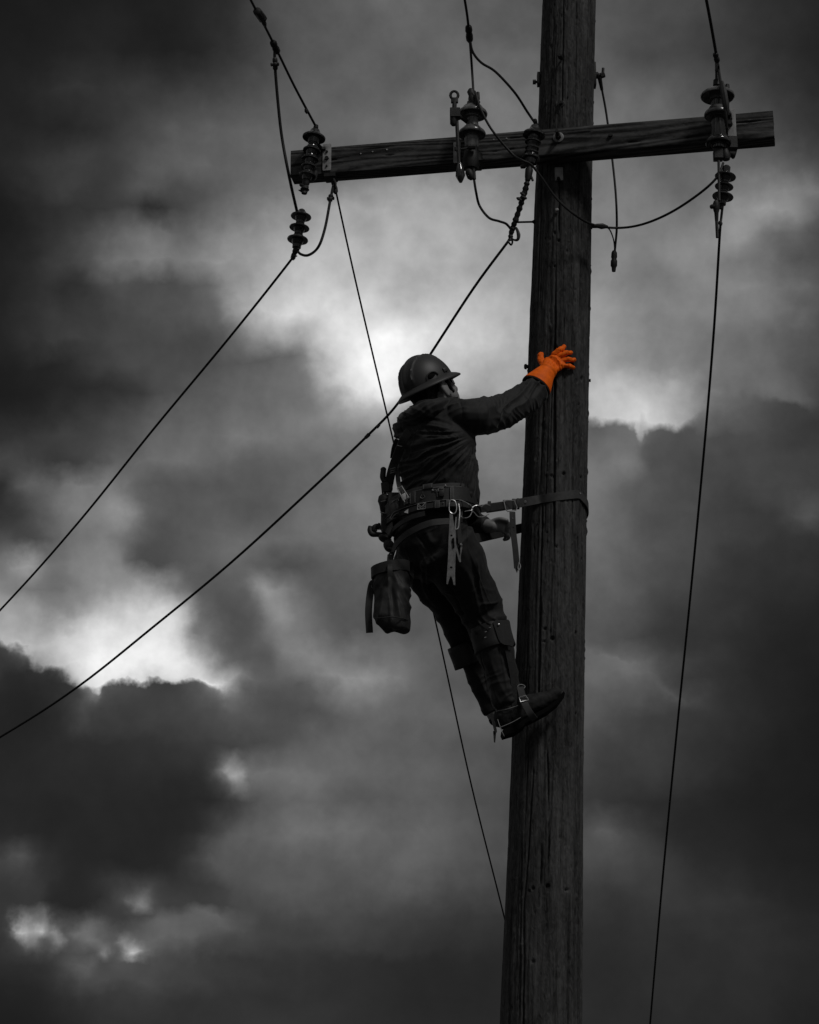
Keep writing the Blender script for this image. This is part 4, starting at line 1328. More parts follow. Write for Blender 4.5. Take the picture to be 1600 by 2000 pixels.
# hood bunched at the nape
j.limb(lm([(868, 788, 8.36, 13), (838, 799, 8.32, 18), (808, 818, 8.40, 20), (787, 838, 8.50, 19), (791, 832, 8.60, 15)]), dome=.8)
j.limb(lm([(846, 794, 8.38, 15), (814, 810, 8.42, 17), (796, 830, 8.52, 17)]), dome=.8)
jme = j.voxel(.0042, 5)
co, no = getco(jme)
u, v = proj(co)
ns_ = near_side(co, no)
# folds fan out from the right armpit across the back
du, dv = u - 938, v - 846
ang = np.arctan2(dv, -du)                # 0 = to the left, pi/2 = straight down
rad = np.hypot(du, dv)
tor = sstep(855, 880, 0 * u + v + (938 - u) * .55) * sstep(950, 925, u)
w1 = vn2(ang * 13 + vn2(rad * .03, ang * 2) * 1.3, rad * .012 + 7)
w2 = vn2(ang * 27 + vn2(rad * .05, ang * 3 + 5) * 1.5 + 30, rad * .022 + 3)
rid = 1 - np.abs(2 * w1 - 1)
rid2 = 1 - np.abs(2 * w2 - 1)
md_ = .45 + 1.0 * vn3(co * 9 + 3)
d = (rid ** 1.8 - .40) * .0150 * md_ * sstep(15, 70, rad) * tor + (rid2 ** 1.8 - .4) * .0060 * sstep(10, 50, rad) * tor
# sleeve folds
al = (u - 900) * .93 - (v - 815) * .37 * -1
sl = sstep(925, 950, u) * (v < 870)
ac = (u - 940) * .45 + (v - 810) * .9
ww = vn2((u - 900) * .055 + (v - 800) * .045 + vn2(u * .03, v * .03) * 2, ac * .012 + 40)
ww2 = vn2((u - 900) * .11 - (v - 800) * .05 + vn2(u * .04, v * .05) * 2, ac * .03 + 80)
d += sl * (((1 - np.abs(2 * ww - 1)) ** 1.8 - .4) * .0105 + ((1 - np.abs(2 * ww2 - 1)) ** 1.8 - .4) * .0055)
# hood and shoulder creases
ho = sstep(845, 815, v + (u - 800) * .15) * sstep(925, 905, u)
wh = vn2((u - 800) * .030 + (v - 800) * .085 + vn2(u * .02, v * .02) * 2, (u - 800) * .01 + 60)
d += ho * ((1 - np.abs(2 * wh - 1)) ** 1.5 - .4) * .0045
d += (vn3(co * 22) - .5) * .006 + (vn3(co * 60) - .5) * .0022
for pl, wd, dp in (([(896, 776), (903, 800), (904, 826), (912, 842), (926, 858)], 2.2, -.0035), ([(886, 790), (842, 812), (812, 850), (796, 905)], 2.5, .0030), ([(783, 820), (789, 848)], 1.6, -.003),
                   ([(850, 965), (880, 955), (912, 972), (926, 985)], 2.0, -.003), ([(922, 872), (924, 920), (918, 960)], 2.6, -.0045), ([(905, 905), (896, 940), (888, 958)], 1.8, -.003)):
    dd_ = dist_poly(u, v, pl)
    d += ns_ * dp * np.clip(1 - dd_ / wd, 0, 1)
setco(jme, co + no * d[:, None])
link_mesh(jme, 'jacket', 'denim_jacket', person)

# ---- jeans
t = MB()
t.loft([(P(846, 975, 8.49), RT * .135, FA * .100), (P(843, 1010, 8.49), RT * .150, FA * .115), (P(842, 1045, 8.48), RT * .158, FA * .128), (P(845, 1080, 8.48), RT * .150, FA * .125), (P(850, 1105, 8.48), RT * .115, FA * .11)], n=32, dome=(.2, .6))
t.limb(lm([(868, 1068, 8.42, 66), (893, 1105, 8.46, 60), (910, 1135, 8.50, 53), (928, 1165, 8.53, 48), (942, 1196, 8.56, 45), (952, 1222, 8.56, 40), (963, 1260, 8.56, 37), (974, 1300, 8.56, 33), (984, 1340, 8.555, 29), (990, 1376, 8.555, 27)]), n=28, dome=.25)
t.limb(lm([(822, 1072, 8.55, 58), (840, 1110, 8.60, 51), (862, 1150, 8.64, 45), (888, 1190, 8.70, 40), (905, 1228, 8.73, 37), (920, 1265, 8.76, 32), (934, 1305, 8.77, 27), (948, 1345, 8.78, 22), (958, 1375, 8.785, 19), (962, 1390, 8.79, 18)]), n=28, dome=.2)
tme = t.voxel(.0042, 5)
co, no = getco(tme); u, v = proj(co); ns_ = near_side(co, no)
leg = sstep(1060, 1110, v)
# knee rings, calf drag lines, seat creases
ax = (u - 850) * .42 + (v - 1080) * .9
acr = (u - 850) * .9 - (v - 1080) * .42
kn = np.exp(-((v - 1192) / 32.) ** 2) + .5 * np.exp(-((v - 1345) / 40.) ** 2)
wk = vn2(ax * .07 + vn2(u * .03, v * .03) * 2.2, acr * .018 + 11)
wc = vn2(acr * .06 + vn2(u * .02, v * .02) * 2.0 + 5, ax * .012)
ws = vn2((u - 780) * .05 - (v - 1080) * .045 + vn2(u * .02, v * .02) * 2 + 90, (u + v) * .008)
d = kn * ((1 - np.abs(2 * wk - 1)) ** 1.8 - .4) * .0115 + (1 - .6 * np.clip(kn, 0, 1)) * leg * ((1 - np.abs(2 * wc - 1)) ** 1.8 - .4) * .0105
d += (1 - leg) * ((1 - np.abs(2 * ws - 1)) ** 1.6 - .4) * .006
d += (vn3(co * 25) - .5) * .005 + (vn3(co * 70) - .5) * .0018
for pl, wd, dp in (([(801, 1046), (848, 1018), (850, 1032), (832, 1040), (803, 1047)], 1.8, .0035), ([(912, 1030), (915, 1075), (935, 1125), (958, 1180)], 2.0, .0035), ([(815, 1045), (860, 1110), (905, 1200)], 3.5, -.006),
                   ([(786, 1050), (800, 1090), (815, 1118)], 2.0, .0025), ([(975, 1262), (985, 1310), (990, 1345)], 1.8, .0035), ([(940, 1265), (946, 1320), (952, 1360)], 2.2, -.004)):
    d += ns_ * dp * np.clip(1 - dist_poly(u, v, pl) / wd, 0, 1)
setco(tme, co + no * d[:, None])
link_mesh(tme, 'jeans', 'jeans', person)

# ---- hair
h = MB()
h.ell(H(-.016, 0, .012), h3(.092, 0, 0), h3(0, .077, 0), h3(0, 0, .098))
h.ell(H(-.045, 0, -.055), h3(.052, 0, 0), h3(0, .062, 0), h3(0, 0, .055))
h.limb([(H(.028, -.074, .010), .010), (H(.030, -.077, -.02), .008), (H(.040, -.070, -.055), .008)])
h.loft([(H(.044, 0, -.078), h3(.050, 0, 0), h3(0, .060, 0)), (H(.054, 0, -.108), h3(.036, 0, 0), h3(0, .040, 0))], dome=(.1, .5))
hm = h.voxel(.004, 3)
co, no = getco(hm)
d = (vn2(co[:, 0] * 160 + co[:, 1] * 90, co[:, 2] * 30) - .5) * .006 + (vn3(co * 45) - .5) * .008
setco(hm, co + no * d[:, None])
link_mesh(hm, 'hair', 'hair', person)

# ---- hard hat
head_frame(43, 30, -6)
hat_root = thing_mat = None
HS = .895


def HH(x, y, z):
    return H(x * HS - .002, y * HS, z * HS)


def hat_pt(phi, th_, k=1.0):
    """phi elevation 0..pi/2, th_ azimuth from front"""
    ex = .136 if math.cos(th_) < 0 else .130
    n_ = .92
    x = ex * math.copysign(abs(math.cos(th_)), math.cos(th_)) * math.cos(phi) ** n_
    y = .112 * math.sin(th_) * math.cos(phi) ** n_
    z = .134 * math.sin(phi)
    return x * k - .004, y * k, z * k + .018


m = MB(); rs = []
NT = 96
for i in range(0, 25):
    ph = (PI / 2) * i / 24.5
    ring_ = []
    for jx in range(NT):
        a = 2 * PI * jx / NT
        x, y, z = hat_pt(ph, a)
        # raised crown ridges
        k = 0.0
        for yc, wd, hh in ((0.0, .013, .0080), (.040, .006, .0065), (-.040, .006, .0065)):
            k += hh * max(0, 1 - (abs(y - yc) / wd) ** 2) * (1 if z > .055 else max(0, (z - .03) / .025))
        # accessory slot bumps on the sides
        for xc in (-.062,):
            k += .003 * max(0, 1 - ((x - xc) / .026) ** 2) * max(0, 1 - ((z - .018) / .022) ** 2) * (1 if abs(y) > .05 else 0)
        n_ = V((x / .13 ** 2, y / .11 ** 2, (z - .018) / .13 ** 2)).normalized()
        ring_.append(HH(x + n_.x * k, y + n_.y * k, z + n_.z * k))
    rs.append(ring_)
m.rings(rs)
shell = m.build('hard_hat', 'hat', person, ang=60)
br_ = MB(); rt, rb = [], []
prof_ = []
for jx in range(NT):
    a = 2 * PI * jx / NT
    c_, s_ = math.cos(a), math.sin(a)
    pass
    inn = (.128 * c_ - .004, .106 * s_)
    ext = .172 if c_ > 0 else .168
    outr = (ext * c_ - .004, .136 * s_)
    zo = .010 - .010 * s_ * s_ - (.004 if c_ > 0 else .010) * abs(c_) ** 2
    prof_.append([(inn[0], inn[1], .026), (inn[0] * .35 + outr[0] * .65, inn[1] * .35 + outr[1] * .65, .5 * (.022 + zo) + .002), (outr[0], outr[1], zo + .002), (outr[0] * 1.012, outr[1] * 1.012, zo - .002), (outr[0], outr[1], zo - .006),
                  (inn[0] * .35 + outr[0] * .65, inn[1] * .35 + outr[1] * .65, .5 * (.018 + zo) - .003), (inn[0] * .98, inn[1] * .98, .019)])
n_ = NT; vs2 = []; fs2 = []
for pf in prof_:
    vs2 += [HH(*q) for q in pf]
mk = 7
for i in range(n_):
    for k in range(mk):
        fs2.append([i * mk + k, ((i + 1) % n_) * mk + k, ((i + 1) % n_) * mk + (k + 1) % mk, i * mk + (k + 1) % mk])
br_.add(vs2, fs2)
br_.build('brim', 'hat', shell, ang=70)
def side(x, z, o=.004):
    zz = (z - .018) / .134
    return HH(x, -(.112 * math.sqrt(max(.05, 1 - zz * zz)) * math.sqrt(max(.02, 1 - (x / .134) ** 2)) + o), z)


MB().tube([side(-.062 + x, z, .006) for x, z in ((-.028, .030), (-.020, .046), (.0, .053), (.018, .048), (.028, .031))], .0030).build('slot_rim', 'hat', shell)
MB().ell(side(-.062, .036, .001), h3(.019, -.004, 0), h3(0, .005, 0), h3(0, 0, .012)).build('slot_shade', 'dark_fill', shell)  # solid dark patch on the shell; the hollow's shade is its colour
MB().box(side(.022, .040, .002), h3(.013, .001, 0), h3(0, -.004, 0), h3(0, 0, .008)).build('clip', 'hat', shell)
MB().box(HH(.122, -.02, .040), h3(.003, 0, 0), h3(0, .010, 0), h3(0, 0, .009)).build('clip', 'hat', shell)
# inner suspension band seen under the brim
m = MB(); ra = []
for k, (z, q) in enumerate(((.022, 1), (-.004, .97), (-.004, .93), (.022, .95))):
    ra.append([HH(.108 * q * math.cos(2 * PI * i / 40) - .004, .088 * q * math.sin(2 * PI * i / 40), z) for i in range(40)])
m.rings(ra, cap=False).build('headband', 'leather', shell)

# ---- sunglasses
head_frame(33, 27, -6)
sg = MB()
for sgn in (-1, 1):
    pts = []
    for i in range(9):
        a = -.15 + 1.0 * i / 8
        pts.append(H(.108 - .050 * a * a * 1.4, sgn * (.008 + .066 * a), -.002))
    lens = MB().ribbon(pts[:8], .040, .003, hz, smooth=False)
    sg.v += []
    o = len(sg.v); sg.v += lens.v; sg.f += [[q + o for q in f] for f in lens.f]
gl = sg.build('sunglasses', 'glass', person)
MB().tube([H(.092, -.060, .008), H(.060, -.078, .006), H(.02, -.086, .008), H(-.005, -.084, .004)], .0035).build('temple', 'glass', gl)
MB().tube([H(.092, .060, .008), H(.060, .078, .006), H(.0, .086, .006)], .0035).build('temple', 'glass', gl)

# ---- orange glove (right hand flat on the pole)
gv = MB()
def gp(u, v, out):
    return pole_surf(u, v, out)
GYc = lambda u, v, out: gp(u, v, out)
q_ = mpp(710, 8.65)
wr = P(1068, 724, 8.615)
gdir = (gp(1100, 703, .02) - wr).normalized()
gside = V((-.62, .10, .78)); gside = (gside - gdir * gside.dot(gdir)).normalized()     # towards the thumb
gn = gdir.cross(gside).normalized()
pc1 = gp(1078, 712, .024); pc2 = gp(1092, 705, .022)
gv.loft([(wr, gside * 16 * q_, gn * .022), (pc1, gside * 19.5 * q_, gn * .021), (gp(1087, 707, .023), gside * 18.5 * q_, gn * .019), (gp(1093, 704, .019), gside * 15 * q_, gn * .014)], dome=(.3, .4))
fing = [  # base, knuckle, tip
    ((1083, 692), (1094, 683), (1104, 677), 5.0, .022, .024, .009),
    ((1092, 697), (1106, 689.5), (1118, 688.5), 4.9, .022, .027, .009),
    ((1097, 704.5), (1110, 702), (1122.5, 702.5), 4.8, .021, .025, .009),
    ((1097, 713), (1110, 715), (1121.5, 718), 4.6, .020, .022, .009)]
for (b0, k0, t0, r0, o0, o1, o2) in fing:
    gv.limb([(gp(b0[0], b0[1], o0), r0 * 1.18 * q_), (gp(k0[0], k0[1], o1), r0 * 1.05 * q_), (gp((k0[0] + t0[0]) / 2, (k0[1] + t0[1]) / 2, .018), r0 * .98 * q_), (gp(t0[0] - 2, t0[1], o2 + .003), r0 * .9 * q_)], n=14)
gv.limb([(gp(1068, 718, .028), 9 * q_), (gp(1058, 706, .026), 7.5 * q_), (gp(1056, 698, .022), 6.3 * q_), (gp(1056.5, 693, .016), 5.2 * q_)], n=14)
gme = gv.voxel(.0019, 3)
co, no = getco(gme); u, v = proj(co); ns_ = near_side(co, no)
d = (vn3(co * 60) - .5) * .005 + (vn3(co * 150) - .5) * .0022
wg = vn2((u - 1050) * .16 + (v - 700) * .10 + vn2(u * .08, v * .08) * 2, (u - v) * .03)
d += ((1 - np.abs(2 * wg - 1)) ** 1.6 - .4) * .0020
for pl, wd, dp in (([(1053, 714), (1066, 714), (1076, 722), (1084, 732)], 2.0, -.004), ([(1056, 712), (1068, 711), (1080, 719), (1086, 728)], 1.8, .004), ([(1058, 719), (1068, 719), (1076, 727), (1080, 738)], 1.8, .004),
                   ([(1074, 696), (1086, 698), (1093, 707), (1095, 722)], 2.0, .0030), ([(1076, 714), (1082, 724)], 1.5, -.003)):
    d += ns_ * dp * np.clip(1 - dist_poly(u, v, pl) / wd, 0, 1)
setco(gme, co + no * d[:, None])
glove = link_mesh(gme, 'glove', 'glove', person)
# flared gauntlet cuff, open towards the sleeve
c0 = P(1072, 721, 8.610); c1 = P(1062, 733, 8.597); c2 = P(1051, 750, 8.582); c3 = P(1048, 754, 8.580)
ca = (c0 - c3).normalized()
cs_ = V((-.75, 0, -.62)); cs_ = (V((.72, -.05, -.69)) - ca * V((.72, -.05, -.69)).dot(ca)).normalized()
cn = ca.cross(cs_).normalized()
def cring(c, a, b, n=40, wob=0.0):
    return [c + (cs_ * math.cos(2 * PI * i / n) * a + cn * math.sin(2 * PI * i / n) * b) * (1 + wob * math.sin(3 * 2 * PI * i / n + 1)) for i in range(n)]
m = MB().rings([cring(c0 + ca * .004, 14 * q_, .022), cring(c0, 17.5 * q_, .031), cring(c0 * .8 + c1 * .2, 18.5 * q_, .033, wob=.04), cring(c0 * .65 + c1 * .35, 17.2 * q_, .030, wob=.03), cring(c0 * .5 + c1 * .5, 18.5 * q_, .032, wob=.03), cring(c1, 21 * q_, .038, wob=.02), cring(c1 * .5 + c2 * .5, 25 * q_, .045, wob=.02), cring(c2, 29 * q_, .052), cring(c3, 30 * q_, .054),
                cring(c3, 28.4 * q_, .051), cring(c2, 27 * q_, .049)], cap=False)
m.build('gauntlet_cuff', 'glove', glove, ang=80)
MB().rings([cring(c2 * .6 + c1 * .4, 23.5 * q_, .042), cring(c2, 27.6 * q_, .050), cring(c3, 29 * q_, .0515), cring(c3 - ca * .006, 30 * q_, .053), cring(c3 - ca * .008, 27.5 * q_, .049), cring(c1, 15 * q_, .028)], cap=False).build('cuff_lining', 'glove_in', glove, ang=80)

# ---- boots
def boot(pts, Y, name='boot'):
    m = MB()
    m.limb(pts, n=22, dome=.8)
    return m


bt = MB()
bt.limb(lm([(986, 1404, 8.565, 25), (1004, 1394, 8.565, 26), (1026, 1382, 8.57, 24), (1048, 1373, 8.57, 19.5), (1070, 1365, 8.572, 15.5), (1089, 1353, 8.575, 11.5)]), dome=.75)
bt.limb(lm([(992, 1372, 8.56, 25), (1000, 1395, 8.56, 25)]), dome=.3)
bme2 = bt.voxel(.004, 4)
co, no = getco(bme2)
ub, vb = proj(co)
wb_ = vn2((ub - 1000) * .13 + (vb - 1380) * .03, (vb - ub) * .02)
d = (vn3(co * 40) - .5) * .005 + (vn3(co * 100) - .5) * .0025 + ((1 - np.abs(2 * wb_ - 1)) ** 1.6 - .4) * .0045 * sstep(1075, 1050, ub)
setco(bme2, co + no * d[:, None])
boot1 = link_mesh(bme2, 'boot', 'boot', person)
q_ = mpp(1400, 8.57)
sole = [(982, 1437), (1003, 1431), (1024, 1417), (1027, 1411), (1048, 1401), (1070, 1389), (1090, 1373), (1104, 1354), (1101, 1350), (1088, 1366), (1068, 1381), (1046, 1393), (1020, 1406), (984, 1424), (979, 1430)]
MB().prism(sole, 8.535, .075).build('sole', 'dark_fill', boot1, smooth=False)
for pl in (([(969, 1384), (971, 1400), (978, 1422), (985, 1438)]), ([(970, 1389), (990, 1385), (1012, 1378)]), ([(979, 1420), (1000, 1411), (1018, 1401)])):
    MB().tube(W([(a, c, 8.505 if a > 975 else 8.54) for a, c in pl]), .0012, n=5).build('welt_seam', 'thread', boot1)
b2 = MB()
b2.limb(lm([(966, 1402, 8.80, 16), (982, 1404, 8.80, 18), (1000, 1398, 8.81, 14)]), dome=.75)
link_mesh(b2.voxel(.005, 3), 'boot', 'boot', person)

# ---- climbing irons: pads, straps, shanks, gaff
ci = MB().ribbon([P(1016, 1342, 8.515), P(1020, 1358, 8.500), P(1026, 1376, 8.490), P(1036, 1394, 8.492), P(1045, 1405, 8.51)], .026, .004, V((1, 0, .25)))
irn = ci.build('ankle_strap', 'strap', boot1)
MB().ring(P(1018.5, 1341, 8.515), V((7 * q_, 0, -1 * q_)), V((1 * q_, 0, 4 * q_)), .0018).build('strap_loop', 'steel', boot1)
bk = MB()
cor = [(1014, 1362), (1027, 1358), (1033, 1367), (1017, 1371), (1014, 1362)]
bk.tube(W([(a, c, 8.488) for a, c in cor]), .0017, n=6, smooth=False)
bk.build('buckle', 'steel', boot1)
MB().ribbon([P(992, 1270, 8.49), P(1003, 1330, 8.50), P(1006, 1400, 8.52), P(1012, 1408, 8.56)], .022, .005, V((1, 0, .1))).build('shank', 'iron', boot1)
MB().prism([(958, 1394), (964, 1393), (971, 1428), (967, 1432)], 8.74, .02).prism([(963.5, 1428), (970, 1426), (967.5, 1450), (965, 1448)], 8.745, .012).build('gaff', 'iron', person, smooth=False)


def cuff(c, ax, rad, h, name, mat='leather', flare=.0, squash=1.0):
    c = V(c); ax = V(ax).normalized()
    x = ax.orthogonal().normalized(); y = ax.cross(x)
    n = 40
    rs = []
    for t_, k in ((-.5, 1 + flare), (-.5, .93 + flare), (-.47, 1.0 + flare), (-.25, 1.01 + flare * .5), (0, 1), (.25, 1.0), (.47, 1.02), (.5, 1.0), (.5, .93)):
        rs.append([c + ax * h * t_ + (x * math.cos(2 * PI * i / n) + y * math.sin(2 * PI * i / n)) * rad * k * (1 + .015 * math.sin(5 * 2 * PI * i / n)) for i in range(n)])
    return MB().rings(rs, cap=False)


q_ = mpp(1245, 8.56)
cx = cuff(P(961, 1247, 8.56), P(970, 1275, 8.56) - P(954, 1218, 8.56), 40.5 * q_, 50 * q_, 'pad').build('shin_pad', 'leather', person, ang=70)
pdm = MB().prism([(963, 1215), (969, 1211), (993, 1210), (996, 1214), (1004, 1258), (1001, 1263), (997, 1261), (985, 1259), (978, 1255), (974, 1248)], 8.475, .012)
pdm.build('shin_pad_flap', 'leather', cx, smooth=False)
MB().lathe(P(974, 1220, 8.470), P(974, 1220, 8.478), [(0, .002), (.3, .005), (1, .005)], n=10).build('rivet', 'steel', cx)
for a, c in ((949, 1234), (948, 1245), (957, 1226)):
    MB().box(P(a, c, 8.478), V((.004, 0, .001)), V((0, .002, 0)), V((0, 0, .0012))).build('strap_slot', 'thread', cx)
q_ = mpp(1280, 8.76)
cuff(P(909, 1279, 8.75), P(920, 1304, 8.76) - P(902, 1256, 8.74), 29.5 * q_, 44 * q_, 'pad').build('shin_pad', 'leather', person, ang=70)

# ------------------------------------------------------------------ tool belt
BC = P(843, 1000, 8.485)
tilt = -.055


def belt_pt(a, up=0.0, out=0.0):
    """a: angle, 0 = worker's right, 90 = back (towards the camera)"""
    rA, rB = .178 + out, .150 + out
    p = BC + RT * math.cos(a) * rA - FA * math.sin(a) * rB
    return p + V((0, 0, up + (p.x - BC.x) * .10))


belt = thing('tool_belt', BC, 'wide black leather tool belt with rings and rivets round the worker waist', 'tool belt')


def belt_band(up, h, out, th, a0=0, a1=360, mat='leather', name='belt_band', par=None):
    rs = []
    n = 72
    for i in range(n + 1):
        a = math.radians(a0 + (a1 - a0) * i / n)
        w = .0015 * math.sin(a * 7)
        rs.append([belt_pt(a, up + h / 2, out), belt_pt(a, up + h / 2 - .003, out + th + w), belt_pt(a, up - h / 2 + .003, out + th + w), belt_pt(a, up - h / 2, out)])
    return MB().rings(rs, cap=True).build(name, mat, par or belt, ang=60)


def uv_belt(uu, up=0.0, out=0.0):
    """belt point at photograph column uu on the camera side"""
    best = None
    for i in range(-40, 181):
        a = math.radians(i)
        p = belt_pt(a, up, out)
        if RT.dot(p - BC) * 0 + (p - BC).dot(V((0, -1, 0))) < -.03:
            continue
        pu, pv_ = proj(np.array([p]))
        e = abs(pu[0] - uu)
        if best is None or e < best[0]:
            best = (e, a)
    return best[1]


belt_band(.036, .040, .004, .010, name='padded_lining', mat='strap')
belt_band(.010, .062, .012, .008)
belt_band(-.034, .026, .014, .007, name='lower_strap', mat='leather')


def on_belt(uu, up, out, A, C, th, name, mat):
    a = uv_belt(uu, up, out)
    p = belt_pt(a, up, out)
    tdir = (belt_pt(a + .05, up, out) - belt_pt(a - .05, up, out)).normalized()
    if tdir.x < 0:
        tdir = -tdir
    nn2 = tdir.cross(V((0, 0, 1)))
    return MB().box(p, tdir * A, nn2 * th, V((0, 0, C))), p, tdir, nn2


for uu, up, A_, C_, nm, mt in ((826, .014, .003, .012, 'keeper', 'leather'), (858, .022, .0035, .006, 'stud', 'steel'), (839, -.030, .0, .0, '', '')):
    if not nm:
        continue
    mb_, p, td_, n2_ = on_belt(uu, up, .024, A_, C_, .003, nm, mt)
    mb_.build(nm, mt, belt)
# triangular ring, square buckle with chevrons, rivets, loops
a = uv_belt(829, .014); p = belt_pt(a, .010, .024)
tri = [p + V((-.009, 0, -.008)), p + V((0, 0, .012)), p + V((.009, 0, -.006)), p + V((0, 0, -.012)), p + V((-.009, 0, -.008))]
MB().tube(tri, .0016, n=6, smooth=False).build('triangle_ring', 'toolsteel', belt)
a = uv_belt(827, -.034); p = belt_pt(a, -.034, .026)
sq = MB().tube([p + V((-.016, 0, -.012)), p + V((-.014, 0, .012)), p + V((.016, 0, .016)), p + V((.014, 0, -.009)), p + V((-.016, 0, -.012))], .0018, n=6, smooth=False)
sq.tube([p + V((-.013, 0, .010)), p + V((0, 0, -.002)), p + V((.013, 0, .013))], .0018, n=6, smooth=False).tube([p + V((-.012, 0, .002)), p + V((.0, 0, -.010)), p + V((.011, 0, .002))], .0016, n=6, smooth=False)
sq.build('buckle', 'steel', belt)
a = uv_belt(802, -.034); p = belt_pt(a, -.036, .025)
MB().add([p + V((-.010, 0, -.004)), p + V((.007, 0, .010)), p + V((.006, 0, -.009)), p + V((-.010, .004, -.004)), p + V((.007, .004, .010)), p + V((.006, .004, -.009))], [[0, 1, 2], [5, 4, 3], [0, 3, 4, 1], [1, 4, 5, 2], [2, 5, 3, 0]]).build('keeper', 'steel', belt, smooth=False)
for uu, up, rr0 in ((807, .028, .0045), (846, .026, .005), (868, .040, .004), (774, -.006, .003), (776, .030, .003), (893, -.020, .003), (886, -.036, .0028), (863, -.030, .0025)):
    a = uv_belt(uu, up); p = belt_pt(a, up, .020)
    nn2 = (p - BC); nn2.z = 0; nn2.normalize()
    MB().lathe(p, p + nn2 * .005, [(0, rr0), (.6, rr0 * .9), (1, rr0 * .4), (1.001, 0)], n=10).build('rivet', 'steel', belt)
a = uv_belt(861, .010); p = belt_pt(a, .012, .026)
MB().box(p, V((.010, 0, 0)), V((0, .005, 0)), V((0, 0, .017))).build('belt_loop', 'leather', belt)
MB().box(p + V((0, -.006, .014)), V((.009, 0, 0)), V((0, .001, 0)), V((0, 0, .002))).build('loop_trim', 'toolsteel', belt)
a = uv_belt(849, .02); p = belt_pt(a, .010, .023)
MB().tube([p + V((-.008, 0, .018)), p + V((.008, -.001, .012)), p + V((.010, 0, -.012))], .0016, n=6).build('wire_hook', 'toolsteel', belt)
a = uv_belt(783, .01); p = belt_pt(a, -.008, .026)
MB().box(p, V((.020, 0, .004)), V((.004, .008, 0)), V((-.004, 0, .032))).build('pouch', 'leather', belt)
MB().tube([p + V((-.016, -.012, .020)), p + V((.006, -.012, .036)), p + V((.012, -.014, .026))], .0013, n=6).build('pouch_edge', 'toolsteel', belt)
MB().tube([p + V((-.022, -.010, -.045)), p + V((-.010, -.012, -.022)), p + V((.010, -.014, -.012))], .0013, n=6).build('pouch_edge', 'toolsteel', belt)
MB().tube([p + V((-.018, -.010, -.048)), p + V((-.004, -.012, -.030)), p + V((.012, -.014, -.022))], .0012, n=6).build('pouch_edge', 'toolsteel', belt)
# stitched panels and loops round the main band
for uu, up, w_, h_ in ((812, .012, .013, .026), (838, .044, .020, .010), (878, .006, .008, .028), (792, .040, .012, .012), (853, -.034, .010, .015), (872, -.034, .007, .015)):
    a = uv_belt(uu, up); p = belt_pt(a, up, .022)
    td_ = (belt_pt(a + .05, up, .02) - belt_pt(a - .05, up, .02)).normalized()
    td_ = td_ if td_.x > 0 else -td_
    pn = MB().box(p, td_ * w_, td_.cross(V((0, 0, 1))) * .003, V((0, 0, h_))).build('stitched_panel', 'strap', belt)
    e1 = td_.cross(V((0, 0, 1)))
    e1 = e1 if e1.y < 0 else -e1
    for sg_ in (-1, 1):
        MB().tube([p + e1 * .0035 + td_ * w_ * .8 * sg_ + V((0, 0, -h_ * .8)), p + e1 * .0035 + td_ * w_ * .8 * sg_ + V((0, 0, h_ * .8))], .0006, n=5, smooth=False).build('stitching', 'thread', pn)
for up in (.036, -.018):
    MB().tube([belt_pt(math.radians(x), up, .0215) for x in range(10, 171, 8)], .0008, n=5).build('edge_seam', 'thread', belt)
# D ring at the right hip with its leather tab
DR = P(903, 1000, 8.33)
MB().box(P(899, 996, 8.345), V((.009, 0, 0)), V((0, .006, 0)), V((0, 0, .050))).build('ring_tab', 'strap', belt)
MB().tube(W([(893, 974, 8.33), (903, 978, 8.32), (915, 984, 8.31), (923, 993, 8.32), (918, 1008, 8.32), (908, 1012, 8.32), (902, 1010, 8.33), (900, 1006, 8.33)]), .0019, n=7).build('d_ring', 'steel', belt)
MB().lathe(P(898, 1009, 8.33), P(898, 1009, 8.322), [(0, .005), (1, .004), (1.001, 0)], n=10).build('rivet', 'steel', belt)
MB().lathe(P(868, 967, 8.33), P(869, 967, 8.322), [(0, .006), (1, .005), (1.001, 0)], n=10).build('rivet', 'steel', belt)

# ------------------------------------------------------------------ pole strap (positioning strap round the pole)
zs_ = P(1086, 980, PY - .14).z
ptsF = [P(926, 998, 8.34), P(950, 993, 8.41), P(985, 988, 8.52), P(1012, 983, 8.61), P(1030, 980, 8.66)]
arc = [pole_surf(uu_, vv_, .004) for uu_, vv_ in ((1052, 976), (1070, 973), (1090, 970), (1112, 967), (1130, 966))]
th_e = pole_th(arc[-1]); z_e = arc[-1].z; z_b = P(1016, 1032, 8.90).z
for k in range(1, 17):
    tt = th_e + (math.radians(238) - th_e) * k / 16
    arc.append(pole_pt(tt, z_e + (z_b - z_e) * k / 16 - .018 * math.sin(PI * k / 16), .004))
ptsB = [P(1016, 1032, 8.90), P(990, 1038, 8.82), P(955, 1046, 8.74), P(930, 1051, 8.70), P(900, 1050, 8.66)]
strap = thing('pole_strap', P(926, 998, 8.34), 'long leather positioning strap looped round the pole from the belt ring', 'strap')
q_ = mpp(980, 8.6)
MB().ribbon(ptsF[1:] + arc, .036, .006, V((0, 0, 1)), sub=5).build('strap_band', 'strap', strap)
MB().ribbon([arc[-1]] + ptsB, .038, .006, V((0, 0, 1)), sub=5).build('strap_tail', 'leather', strap)
MB().ribbon([P(938, 994, 8.37), P(960, 991, 8.435), P(985, 987, 8.515)], .030, .008, V((0, 0, 1))).build('strap_fold', 'leather', strap)
for a_, c_, w_ in ((956, 990, .013), (1004, 985, .016), (1012, 984, .012)):
    Yk = 8.41 + (a_ - 950) * .00315
    MB().box(P(a_, c_, Yk - .004), V((w_ / 2, 0, 0)), V((0, .008, 0)), V((0, 0, .021))).build('strap_keeper', 'leather', strap)
Yk = 8.505
